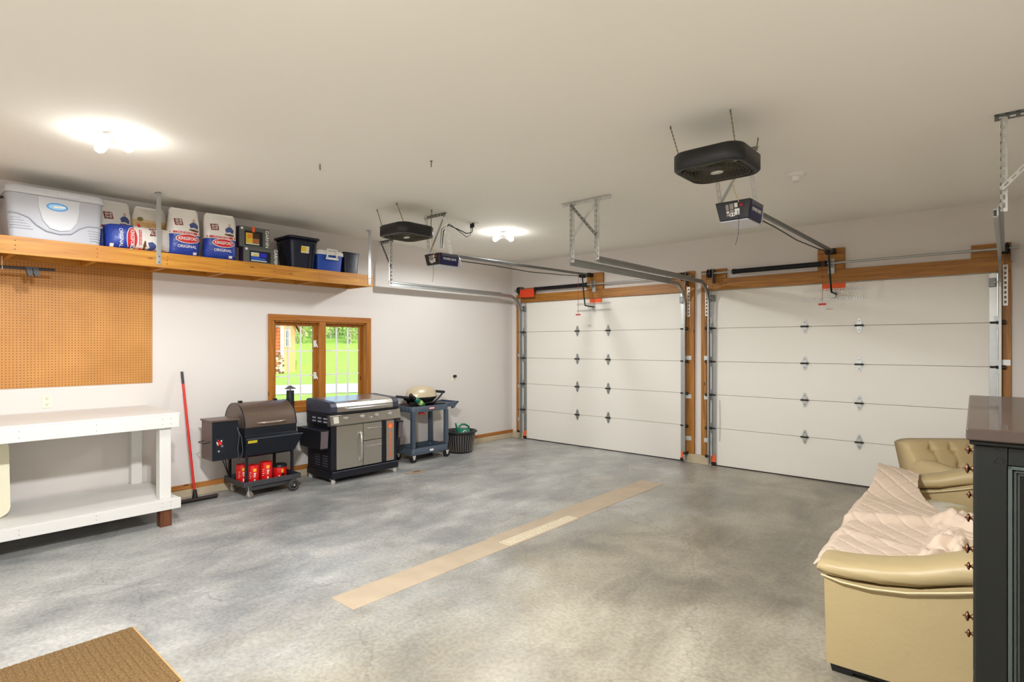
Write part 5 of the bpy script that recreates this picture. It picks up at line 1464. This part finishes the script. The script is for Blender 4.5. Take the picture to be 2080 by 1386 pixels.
# ================================================================ utility cart
CB = mat('cart_slate', (72, 84, 98), 0.5, var=0.06, scale=6)
t = thing('utility_cart', 'slate-blue two-shelf utility cart beside the gas grill', 'cart', (0.27, -2.34, 0))
kx0, kx1, ky0, ky1 = 0.06, 0.49, -2.70, -2.0
def tub(nm, z0, z1, ti):
    mb = MB(); o = lambda e, z, r: [(x, y, z) for x, y in rrect(kx0+e, kx1-e, ky0+e, ky1-e, r, 4)]
    mb.loft([o(0.008, z0, 0.04), o(0.0, z1, 0.045), o(0.012, z1, 0.038), o(0.016, z0+ti, 0.034)], caps=False)
    mb.add(o(0.016, z0+ti, 0.034), [tuple(range(20))]) if False else None
    mb.loft([o(0.008, z0, 0.04), o(0.010, z0+ti, 0.04)])
    return part(t, nm, mb, CB)
tb = tub('top_tray', 0.715, 0.800, 0.03); bt = tub('bottom_tray', 0.105, 0.20, 0.03)
mb = MB()
for i in range(4): mb.box(kx0+0.07+0.09*i, kx0+0.08+0.09*i, ky0-0.004, ky0+0.004, 0.72, 0.795)
part(tb, 'tray_ribs', mb, CB)
mb = MB(); mb.box(kx1+0.0005, kx1+0.003, -2.40, -2.29, 0.745, 0.775); lb = part(tb, 'red_label', mb, mat('cart_label', (196, 60, 56), 0.5))
mb = MB(); mb.box(kx1+0.003, kx1+0.0035, -2.39, -2.30, 0.752, 0.768); part(lb, 'label_text', mb, WHITEP)
mb = MB(); mb.box(kx1-0.002, kx1+0.002, -2.38, -2.31, 0.135, 0.165); part(bt, 'white_label', mb, WHITEP)
for x in (kx1-0.035, kx0+0.035):
    for y in (ky0+0.035, ky1-0.035):
        mb = MB(); mb.hexa([(x-0.03,y-0.03,0.201),(x+0.03,y-0.03,0.201),(x+0.03,y+0.03,0.201),(x-0.03,y+0.03,0.201)], [(x-0.028,y-0.028,0.714),(x+0.028,y-0.028,0.714),(x+0.028,y+0.028,0.714),(x-0.028,y+0.028,0.714)]); part(t, 'post', mb, CB, 0.008)
        cx_, cy_ = x+0.01, y
        mb = MB(); mb.cyl((cx_-0.016, cy_, 0.052), (cx_+0.016, cy_, 0.052), 0.052, n=22); wh = part(t, 'caster_wheel', mb, RUBBER, 0.006)
        mb = MB(); mb.cyl((cx_-0.019, cy_, 0.052), (cx_+0.019, cy_, 0.052), 0.014, n=10); part(wh, 'hub', mb, GALVL)
        mb = MB(); mb.prism([(cy_-0.03, 0.104), (cy_+0.03, 0.104), (cy_+0.012, 0.045), (cy_-0.012, 0.045)], 'yz', cx_+0.020, cx_+0.024); mb.prism([(cy_-0.03, 0.104), (cy_+0.03, 0.104), (cy_+0.012, 0.045), (cy_-0.012, 0.045)], 'yz', cx_-0.024, cx_-0.020); part(t, 'caster_fork', mb, mat('fork_pale', (206, 204, 196), 0.5, 0.3))
mb = MB()
mb.prism([(-2.0, 0.80), (-1.80, 0.822), (-1.765, 0.812), (-1.80, 0.79), (-1.87, 0.72), (-1.90, 0.715), (-1.91, 0.75), (-2.0, 0.75)], 'yz', kx1-0.06, kx1-0.03)
mb.prism([(-2.0, 0.80), (-1.80, 0.822), (-1.765, 0.812), (-1.80, 0.79), (-1.87, 0.72), (-1.90, 0.715), (-1.91, 0.75), (-2.0, 0.75)], 'yz', kx0+0.03, kx0+0.06)
mb.box(kx0+0.03, kx1-0.03, -1.82, -1.785, 0.79, 0.822); mb.box(kx0+0.06, kx1-0.06, -2.0, -1.82, 0.785, 0.80)
part(t, 'handle_shelf', mb, CB, 0.005)
mb = MB(); mb.box(0.40, 0.44, -2.52, -2.44, 0.675, 0.705); mb.bar((0.42,-2.44,0.69),(0.42,-2.41,0.665),0.02,0.02)
single('red_clamp', mb, RED, 'small red clamp hanging under the cart top', 'clamp', (0.42, -2.47, 0.68), bevel=0.004)
# things on the cart
t = thing('portable_grill', 'portable grill with beige domed lid on the cart', 'grill', (0.28, -2.42, 0.80))
qx, qy, qz = 0.27, -2.36, 0.915
mb = MB(); mb.lathe([(0.255, qz), (0.252, qz+0.035), (0.228, qz+0.09), (0.178, qz+0.135), (0.10, qz+0.158), (0.0, qz+0.163)], (qx, qy, 0), n=32, sx=0.72, sy=1.02)
ql = part(t, 'lid', mb, mat('beige_lid', (206, 190, 160), 0.35, 0.2))
mb = MB()
mb.tube([(qx+0.14, qy+0.045, qz+0.045), (qx+0.12, qy+0.05, qz+0.09), (qx+0.06, qy+0.055, qz+0.15)], 0.004, 6); part(ql, 'lid_crease', mb, mat('beige_lid', (206, 190, 160), 0.35, 0.2))
mb = MB(); mb.lathe([(0.12, qz-0.085), (0.19, qz-0.07), (0.24, qz-0.025), (0.26, qz-0.001), (0.262, qz+0.004), (0.25, qz+0.006)], (qx, qy, 0), n=32, sx=0.72, sy=1.02); part(t, 'bowl', mb, BLACKP)
mb = MB(); mb.cyl((qx+0.19, qy-0.0, qz+0.003), (qx+0.20, qy, qz+0.015), 0.008, n=8); part(t, 'lid_latch', mb, GALVL)
for sx_ in (0.14, -0.14):
    mb = MB(); mb.tube([(qx+sx_, qy-0.33, qz+0.012), (qx+sx_, qy-0.25, qz+0.01), (qx+sx_, qy-0.20, qz-0.03), (qx+sx_, qy-0.10, qz-0.085), (qx+sx_, qy+0.10, qz-0.085), (qx+sx_, qy+0.20, qz-0.04), (qx+sx_, qy+0.27, qz+0.02), (qx+sx_, qy+0.31, qz+0.06)], 0.014, 8); part(t, 'cradle_rail', mb, BLACKP)
for dy, dz in ((-0.33, 0.012), (0.31, 0.06)):
    mb = MB(); mb.cyl((qx-0.16, qy+dy, qz+dz), (qx+0.16, qy+dy, qz+dz), 0.020, n=12); part(t, 'carry_handle', mb, BLACKP)
for sx_ in (0.14, -0.14):
    for dy in (-0.14, 0.14):
        mb = MB(); mb.box(qx+sx_-0.014, qx+sx_+0.014, qy+dy-0.02, qy+dy+0.02, 0.7455, qz-0.07); part(t, 'foot', mb, BLACKP, 0.003)
t = thing('propane_cylinder', 'small green propane cylinder tilted against the portable grill', 'gas cylinder', (0.46, -2.55, 0.75))
p0 = Vector((0.455, -2.49, 0.82)); p1 = Vector((0.455, -2.62, 0.91)); d = (p1-p0).normalized()
mb = MB(); R4 = d.to_track_quat('Z','Y').to_matrix().to_4x4(); R4.translation = p0-d*0.03
mb.lathe([(0.0, 0), (0.03, 0.004), (0.038, 0.015), (0.038, 0.15), (0.03, 0.175), (0.014, 0.185), (0.014, 0.20)], n=20); mb.tri(R4); part(t, 'cylinder', mb, mat('propane_green', (20, 98, 76), 0.35))
mb = MB(); mb.lathe([(0.0385, 0.06), (0.0388, 0.062), (0.0388, 0.11), (0.0385, 0.112)], n=20); mb.tri(R4); part(t, 'label', mb, mat('propane_label', (176, 206, 110), 0.5))
mb = MB(); mb.lathe([(0.0, 0.19), (0.022, 0.195), (0.026, 0.21), (0.026, 0.24), (0.02, 0.25), (0.02, 0.27), (0.028, 0.275), (0.028, 0.30), (0.0, 0.305)], n=16); mb.tri(R4); part(t, 'regulator', mb, BLACKP)
t = thing('grill_tools', 'black wires and tongs in the left end of the cart', 'tools', (0.35, -2.64, 0.75))
for k, pth in enumerate(([(0.12,-2.62,0.81),(0.25,-2.66,0.825),(0.38,-2.64,0.815),(0.46,-2.6,0.805)], [(0.10,-2.66,0.815),(0.22,-2.62,0.83),(0.36,-2.67,0.815)], [(0.15,-2.58,0.81),(0.3,-2.56,0.815),(0.45,-2.65,0.81)])):
    mb = MB(); mb.tube(pth, 0.006, 6); part(t, 'wire', mb, [BLACKP, mat('rod_brown', (120, 70, 60), 0.5), BLACKP][k])
mb = MB(); mb.box(0.10, 0.45, -2.68, -2.53, 0.7455, 0.80); part(t, 'tool_tray', mb, BLACKP, 0.006)
mb = MB(); mb.box(0.12, 0.44, -2.20, -2.03, 0.7455, 0.815); single('black_tray', mb, BLACKP, 'black tray at the handle end of the cart', 'tray', (0.28, -2.12, 0.7455), bevel=0.012)

# ================================================================ laundry-style planter basket and watering can
t = thing('plastic_basket', 'black ribbed plastic basket against the wall', 'basket', (0.36, -1.62, 0))
BK_ = mat('basket_black', (38, 37, 40), 0.45)
bx, by = 0.345, -1.63
mb = MB(); mb.lathe([(0.0, 0.012), (0.165, 0.012), (0.17, 0.0), (0.185, 0.02), (0.205, 0.15), (0.228, 0.29), (0.232, 0.31), (0.26, 0.318), (0.265, 0.332), (0.255, 0.342), (0.225, 0.338), (0.215, 0.29), (0.19, 0.15), (0.165, 0.02), (0.0, 0.018)], (bx, by, 0), n=48)
part(t, 'shell', mb, BK_)
for k in range(34):
    a = 2*PI*k/34; c_, s_ = math.cos(a), math.sin(a)
    mb = MB(); mb.tube([(bx+r*c_, by+r*s_, z) for r, z in ((0.191, 0.03), (0.209, 0.15), (0.231, 0.285))], 0.0035, 5); part(t, 'rib', mb, mat('basket_rib', (150, 140, 130), 0.4))
t = thing('watering_can', 'green watering can lying in the black basket', 'watering can', (0.34, -1.60, 0.20))
GRN = mat('can_green', (26, 118, 92), 0.4)
mb = MB(); mb.lathe([(0.0, 0.19), (0.10, 0.195), (0.118, 0.22), (0.118, 0.32), (0.10, 0.352), (0.05, 0.368), (0.0, 0.372)], (bx+0.02, by+0.03, 0), n=24); part(t, 'body', mb, GRN)
mb = MB(); mb.tube([(bx+0.06, by-0.03, 0.27), (bx+0.07, by-0.12, 0.33), (bx+0.08, by-0.16, 0.42), (bx+0.08, by-0.18, 0.475)], [0.03, 0.024, 0.016, 0.013], 10); part(t, 'spout', mb, GRN)
mb = MB(); mb.tube([(bx+0.03, by-0.055, 0.355), (bx+0.03, by-0.05, 0.41), (bx+0.03, by+0.0, 0.435), (bx+0.03, by+0.08, 0.425), (bx+0.03, by+0.15, 0.385), (bx+0.03, by+0.16, 0.33)], 0.016, 10); part(t, 'handle', mb, GRN)
mb = MB(); mb.torus((bx+0.133, by-0.03, 0.325), 0.03, 0.006, 'X', 18, 6); part(t, 'white_ring', mb, WHITEP)
# ================================================================ sofa (built along +y from its near arm, then turned slightly)
LEA = mat('cream_leather', (180, 160, 118), 0.48, var=0.10, scale=2.2, bump=0.12, bscale=35)
def worn_leather():
    m, nt, p = nmat('worn_cream_leather')
    tc = nt.nodes.new('ShaderNodeTexCoord')
    n1 = nt.nodes.new('ShaderNodeTexNoise'); n1.inputs['Scale'].default_value = 3.5; n1.inputs['Detail'].default_value = 4
    n2 = nt.nodes.new('ShaderNodeTexNoise'); n2.inputs['Scale'].default_value = 45; n2.inputs['Detail'].default_value = 6
    ad = nt.nodes.new('ShaderNodeMath'); ad.operation = 'MULTIPLY_ADD'; ad.inputs[1].default_value = 0.35
    nt.links.new(tc.outputs['Object'], n1.inputs['Vector']); nt.links.new(tc.outputs['Object'], n2.inputs['Vector'])
    nt.links.new(n2.outputs['Fac'], ad.inputs[0]); nt.links.new(n1.outputs['Fac'], ad.inputs[2])
    r = ramp(nt, [(0.56, (190, 172, 130)), (0.66, (204, 194, 162)), (0.74, (226, 222, 212))])
    nt.links.new(ad.outputs[0], r.inputs[0]); nt.links.new(r.outputs[0], p.inputs['Base Color'])
    p.inputs['Roughness'].default_value = 0.55
    b = nt.nodes.new('ShaderNodeBump'); b.inputs['Strength'].default_value = 0.3; b.inputs['Distance'].default_value = 0.01
    nt.links.new(n2.outputs['Fac'], b.inputs['Height']); nt.links.new(b.outputs[0], p.inputs['Normal'])
    return m
LEAL = worn_leather()
S0 = Vector((6.115, -4.53, 0)); LEN = 2.56; DEP = 0.98
t = thing('leather_sofa', 'long cream leather sofa under a quilt by the dresser', 'sofa', tuple(S0), math.radians(2.4))
ox, oy = S0.x, S0.y
def arm(ya, yb, nm):
    # side slab with rounded front, top rising to the back
    top = [(0.0, 0.50), (0.10, 0.497), (0.25, 0.505), (0.40, 0.53), (0.60, 0.60), (0.80, 0.64), (DEP, 0.66)]
    poly = [(ox+0.012, 0.055), (ox+DEP, 0.055)]+[(ox+a, b) for a, b in reversed(top)]
    mb = MB(); mb.prism(poly, 'xz', ya, yb); a_ = part(t, nm, mb, LEA, 0.02, seg=3)
    rings = []
    pad = [(-0.03, 0.535, 0.018), (-0.02, 0.54, 0.034), (0.02, 0.54, 0.041), (0.12, 0.543, 0.045), (0.25, 0.556, 0.048), (0.40, 0.588, 0.054), (0.55, 0.64, 0.062), (0.70, 0.68, 0.064), (0.90, 0.70, 0.06)]
    for x, z, h in pad:
        r = []
        for i in range(20):
            a = 2*PI*i/20; ca, sa = math.cos(a), math.sin(a)
            w = (yb-ya)/2+0.028
            if x < 0: w *= 0.9
            r.append((ox+x, (ya+yb)/2+w*abs(ca)**0.6*(1 if ca > 0 else -1), z+h*abs(sa)**0.75*(1 if sa > 0 else -1)+0.004*math.sin(25*x+3*i)))
        rings.append(r)
    mb = MB(); mb.loft(rings); p_ = part(a_, 'arm_pad', mb, LEA)
    mb = MB(); yy = ya-0.004
    mb.tube([(ox-0.012, yy, 0.50), (ox+0.08, yy-0.012, 0.487), (ox+0.2, yy-0.016, 0.487), (ox+0.35, yy-0.016, 0.507), (ox+0.5, yy-0.016, 0.548), (ox+0.7, yy-0.014, 0.607)], 0.006, 6); part(a_, 'piping', mb, mat('piping_pale', (204, 190, 150), 0.5))
    return a_
arm(oy, oy+0.20, 'arm'); arm(oy+LEN-0.20, oy+LEN, 'arm')
mb = MB(); mb.box(ox+0.02, ox+DEP, oy+0.2, oy+LEN-0.2, 0.06, 0.26); part(t, 'base', mb, LEA, 0.02)
cl = (LEN-0.40)/3
for i in range(3):
    a = oy+0.2+cl*i
    for nm, z0, z1, xa, xb in (('front_roll', 0.10, 0.30, -0.045, 0.2), ('seat_cushion', 0.27, 0.465, -0.06, 0.66)):
        mb = MB()
        def fn(u, v, z0=z0, z1=z1, xa=xa, xb=xb, a=a):
            th = 2*PI*v
            ca, sa = math.cos(th), math.sin(th)
            e = 0.45
            return None
        rings = []
        for j in range(13):
            s = j/12; k = 1-abs(2*s-1)**6*0.35
            r = []
            for q in range(24):
                th = 2*PI*q/24; ca, sa = math.cos(th), math.sin(th)
                r.append((ox+(xa+xb)/2+(xb-xa)/2*k*abs(ca)**0.5*(1 if ca > 0 else -1), a+0.004+(cl-0.008)*s, (z0+z1)/2+(z1-z0)/2*k*abs(sa)**0.6*(1 if sa > 0 else -1)+0.012*math.sin(PI*s)*sa))
            rings.append(r)
        mb.loft(rings); part(t, nm, mb, LEAL if nm == 'seat_cushion' else LEA)
    mb = MB(); rings = []
    for j in range(13):
        s = j/12; k = 1-abs(2*s-1)**6*0.3; r = []
        for q in range(24):
            th = 2*PI*q/24; ca, sa = math.cos(th), math.sin(th); zz = abs(sa)**0.6*(1 if sa > 0 else -1)
            r.append((ox+0.79+0.13*k*abs(ca)**0.6*(1 if ca > 0 else -1)+0.06*zz, a+0.004+(cl-0.008)*s, 0.66+0.21*k*zz))
        rings.append(r)
    mb.loft(rings); part(t, 'back_cushion', mb, LEAL)
for x in (0.07, 0.88):
    for y in (0.09, LEN-0.09):
        mb = MB(); mb.hexa([(ox+x-0.04,oy+y-0.05,0),(ox+x+0.05,oy+y-0.05,0),(ox+x+0.05,oy+y+0.05,0),(ox+x-0.04,oy+y+0.05,0)], [(ox+x-0.05,oy+y-0.06,0.056),(ox+x+0.06,oy+y-0.06,0.056),(ox+x+0.06,oy+y+0.06,0.056),(ox+x-0.05,oy+y+0.06,0.056)]); part(t, 'foot', mb, BLACKP)
mb = MB(); mb.box(ox+0.05, ox+DEP-0.05, oy+0.02, oy+LEN-0.02, 0.03, 0.06); part(t, 'under_frame', mb, BLACKP)

# ---- quilt
QU = mat('peach_quilt', (212, 192, 172), 0.9, var=0.04, scale=5, bump=0.15, bscale=70)
def sst(a, b, x):
    q = min(1, max(0, (x-a)/(b-a))); return q*q*(3-2*q)
NU, NV_ = 110, 210
rd = random.Random(21)
from mathutils import noise as mn
def ridge(x, y, k, off):
    return 1-abs(mn.noise(Vector((x*k+off, y*k*0.8-off, off*0.7))))*2.2
def qpt(u, v):
    yy = 0.17+2.28*v
    # width narrows toward the far arm
    xr = 0.63-0.36*sst(1.15, 2.2, yy)+0.03*math.sin(9*yy)*(1-sst(1.0, 1.6, yy))
    xl = -0.085+0.08*sst(1.5, 2.3, yy)+0.012*math.sin(7*yy)
    x = xl+(xr-xl)*u
    z = 0.492+0.010*math.sin(5*yy+2*x)+0.008*mn.noise(Vector((x*5, yy*5, 3.0)))
    # drop over the front edge of the cushion
    fe = max(0, -0.035-x); z -= 9*fe*fe+0.5*fe
    # folds across the seat
    z += 0.040*math.exp(-((yy-1.18-0.25*x)/0.05)**2)+0.018*math.exp(-((yy-0.80+0.35*x)/0.06)**2)
    # climbs the far arm
    z += 0.17*sst(1.75, 2.33, yy)*(1-0.3*u)-0.05*sst(2.4, 2.5, yy)
    # crumpled heap toward the back rest
    k = sst(0.28, 0.42, x-0.10*sst(0.2, 0.9, yy))*(1-sst(1.20, 1.55, yy))
    if k > 0:
        h = 0.045+0.07*max(0, ridge(x, yy, 5.5, 2.3))**2+0.03*max(0, ridge(x, yy, 11, 7.1))**2
        z += k*h
        x += k*0.03*mn.noise(Vector((x*9, yy*9, 1.0))); 
    # quilting: stitched diamonds
    a = abs(math.sin((x+yy*0.8)*PI/0.15)); b = abs(math.sin((x-yy*0.8)*PI/0.15))
    z += 0.010*(min(a, 0.5)*min(b, 0.5)*4)**0.5-0.006
    return Vector((ox+x, oy+yy, z+0.012))
mb = MB(); mb.grid(NU, NV_, qpt)
q = single('bed_quilt', mb, QU, 'crumpled pale peach quilt spread over the leather sofa', 'quilt', (ox+0.25, oy+1.2, 0.5), 0)
# turn with the sofa about the sofa's own base
rot = Matrix.Translation(S0) @ Matrix.Rotation(math.radians(2.4), 4, 'Z') @ Matrix.Translation(-S0)
q.location = rot @ Vector((ox+0.25, oy+1.2, 0.5)); q.rotation_euler = (0, 0, math.radians(2.4))
sd = q.modifiers.new('solid', 'SOLIDIFY'); sd.thickness = 0.012; sd.offset = 1

# ================================================================ tufted chair beyond the sofa
C0 = Vector((6.57, -1.93, 0))
t = thing('tufted_armchair', 'cream button-tufted armchair beyond the far sofa arm', 'armchair', tuple(C0), math.radians(40))
cx0, cy0 = C0.x, C0.y
TUF = mat('tan_suede', (190, 168, 124), 0.6, var=0.1, scale=3, bump=0.1)
btn = [(0.27, 0.70), (0.45, 0.70), (0.63, 0.70), (0.27, 0.56), (0.45, 0.56), (0.63, 0.56)]
def bk(u, v):
    x = 0.06+0.88*u; z = 0.40+0.37*v-0.035*v*abs(2*u-1)**9
    y = 0.62+0.22*v-0.05*(math.sin(PI*min(1, max(0, u)))**0.3)-0.03*math.sin(PI*v)
    for b_, c_ in btn:
        d2 = ((x-b_)/0.035)**2+((z-c_)/0.035)**2
        y += 0.035*math.exp(-d2)
    for b_ in (0.27, 0.45, 0.63): y += 0.012*math.exp(-((x-b_)/0.012)**2)
    y += 0.008*math.exp(-((z-0.70)/0.01)**2)
    return Vector((cx0+x, cy0+y, z))
mb = MB(); nb = 70; mb.grid(nb, 40, bk)
m2 = MB(); m2.grid(nb, 40, lambda u, v: Vector((cx0+0.06+0.88*u, cy0+0.86+0.12*v, 0.40+0.37*v-0.035*v*abs(2*u-1)**9)))
o_ = len(mb.v); mb.add(m2.v, m2.f, True)
N_ = nb*40
edge = [j*nb for j in range(40)]; edge2 = [j*nb+nb-1 for j in range(40)]
top_ = [39*nb+i for i in range(nb)]; bot_ = [i for i in range(nb)]
for L_ in (edge, edge2, top_, bot_):
    for a, b in zip(L_[:-1], L_[1:]): mb.f.append((a, b, b+N_, a+N_)); mb.s.append(True); mb.m.append(0)
part(t, 'tufted_back', mb, TUF)
for b_, c_ in btn:
    mb = MB(); mb.sphere(bk((b_-0.06)/0.88, (c_-0.40)/0.40)-Vector((0, 0.006, 0)), 0.010, 10, 6)
    part(t, 'button', mb, mat('button_tan', (176, 150, 104), 0.6))
mb = MB(); mb.box(cx0+0.02, cx0+0.98, cy0+0.06, cy0+0.9, 0.06, 0.28); part(t, 'base', mb, TUF, 0.03)
mb = MB(); rings = []
for j in range(9):
    s = j/8; k = 1-abs(2*s-1)**5*0.3
    rings.append([(cx0+0.18+0.64*s, cy0+0.38+0.29*k*abs(math.cos(a))**0.5*(1 if math.cos(a) > 0 else -1), 0.37+0.09*k*abs(math.sin(a))**0.6*(1 if math.sin(a) > 0 else -1)) for a in [2*PI*i/20 for i in range(20)]])
mb.loft(rings); part(t, 'seat_cushion', mb, TUF)
for x in (0.0, 0.82):
    mb = MB(); rings = []
    for j in range(11):
        s = j/10; k = 1-abs(2*s-1)**5*0.35
        rings.append([(cx0+x+0.09+0.10*k*abs(math.cos(a))**0.6*(1 if math.cos(a) > 0 else -1), cy0+0.05+0.66*s, 0.42+0.20*k*abs(math.sin(a))**0.7*(1 if math.sin(a) > 0 else -1)+0.03*s) for a in [2*PI*i/20 for i in range(20)]])
    mb.loft(rings); part(t, 'arm', mb, TUF)
for x in (0.08, 0.92):
    for y in (0.12, 0.84):
        mb = MB(); mb.box(cx0+x-0.03, cx0+x+0.03, cy0+y-0.03, cy0+y+0.03, 0, 0.06); part(t, 'foot', mb, BLACKP)

# ================================================================ dark dresser
ZT = 1.47
D0 = Vector((6.748, -5.94, 0))
t = thing('tall_dresser', 'tall black-green dresser with bronze knobs at the right edge', 'dresser', tuple(D0), math.radians(2.0))
dx0, dy0 = D0.x, D0.y; DL = 1.22; DW = 0.56
BLK = mat('dresser_black', (17, 20, 18), 0.42, var=0.15, scale=6, spec=0.35)
TOPW = mat('dresser_top', (66, 52, 44), 0.3, var=0.2, scale=5, coat=0.3, stretch=(1, 0.3, 1))
mb = MB(); mb.box(dx0-0.002, dx0+DW+0.03, dy0, dy0+DL, ZT-0.03, ZT); part(t, 'top', mb, TOPW, 0.004)
mb = MB(); mb.box(dx0+0.004, dx0+DW+0.022, dy0+0.008, dy0+DL-0.008, ZT-0.042, ZT-0.0305); part(t, 'top_moulding', mb, BLK, 0.004)
b0, b1, bz = dx0+0.016, dx0+DW, ZT-0.0425
mb = MB(); mb.box(b0+0.012, b1, dy0+0.03, dy0+DL-0.02, 0.08, bz); part(t, 'carcass', mb, BLK, 0.003)
# side frame facing the camera
ye = dy0+0.0295
mb = MB(); mb.box(b0, b0+0.062, dy0+0.015, ye, 0.0, bz); part(t, 'side_stile', mb, BLK, 0.003)
mb = MB(); mb.box(b1-0.07, b1, dy0+0.015, ye, 0.0, bz); part(t, 'side_stile', mb, BLK, 0.003)
mb = MB(); mb.box(b0+0.0625, b1-0.0705, dy0+0.015, ye, bz-0.045, bz); part(t, 'side_rail', mb, BLK, 0.003)
mb = MB(); mb.box(b0+0.0625, b1-0.0705, dy0+0.015, ye, 0.08, 0.16); part(t, 'side_rail', mb, BLK, 0.003)
mb = MB()
xa, xb, za, zb = b0+0.0625, b1-0.0705, 0.16, bz-0.045
for k, w in enumerate((0.010, 0.007, 0.006)):
    e = sum((0.010, 0.007, 0.006)[:k]); y0_ = dy0+0.012+0.004*k
    mb.box(xa+e, xa+e+w*0.8, y0_, ye, za+e, zb-e); mb.box(xb-e-w*0.8, xb-e, y0_, ye, za+e, zb-e)
    mb.box(xa+e, xb-e, y0_, ye, zb-e-w*0.8, zb-e); mb.box(xa+e, xb-e, y0_, ye, za+e, za+e+w*0.8)
part(t, 'panel_moulding', mb, mat('moulding_edge', (64, 72, 70), 0.3, var=0.2, scale=20), 0.001)
mb = MB()
for z in (1.437, 1.406):
    pts = [(b0+0.045+x, dy0+0.0145, z-0.012+y) for x, y in rrect(-0.008, 0.008, -0.007, 0.007, 0.004, 3)]
    mb.tube(pts, 0.0009, 4, True)
part(t, 'peg_rings', mb, mat('peg_dark', (16, 18, 18), 0.5))
# drawers on the long front, facing -x
rows = [(1.345, 3), (1.128, 3), (0.944, 2), (0.72, 2), (0.50, 2), (0.28, 2)]
BRZ = mat('bronze_knob', (108, 74, 52), 0.35, 0.7, var=0.15, scale=30)
zedges = [bz-0.02, 1.237, 1.036, 0.832, 0.61, 0.39, 0.16]
YK3 = [0.14, 0.49, 0.85]; YK2 = [0.14, 0.59]
for i, (z, k) in enumerate(rows):
    mb = MB(); mb.box(b0-0.004, b0+0.0115, dy0+0.05, dy0+DL-0.04, zedges[i+1]+0.006, zedges[i]-0.006); dw = part(t, 'drawer_front', mb, BLK, 0.004)
    for yk in (YK3 if k == 3 else YK2):
        mb = MB(); x = b0-0.004
        mb.lathe([(0.008, x+0.001), (0.008, x-0.002), (0.004, x-0.004), (0.005, x-0.008), (0.0125, x-0.010), (0.0135, x-0.013), (0.009, x-0.016), (0.003, x-0.018), (0.002, x-0.022), (0.0, x-0.023)], (0, dy0+yk, z), 'X', 18)
        part(dw, 'knob', mb, BRZ)
mb = MB(); mb.box(b0-0.002, b0+0.0115, dy0+0.03, dy0+0.0495, 0.0, bz); part(t, 'front_post', mb, BLK, 0.003)
mb = MB(); mb.box(b0-0.002, b0+0.0115, dy0+DL-0.0395, dy0+DL-0.02, 0.0, bz); part(t, 'front_post', mb, BLK, 0.003)
mb = MB(); mb.box(b0+0.02, b1, dy0+0.05, dy0+DL-0.04, 0.0, 0.0795); part(t, 'plinth', mb, BLK)
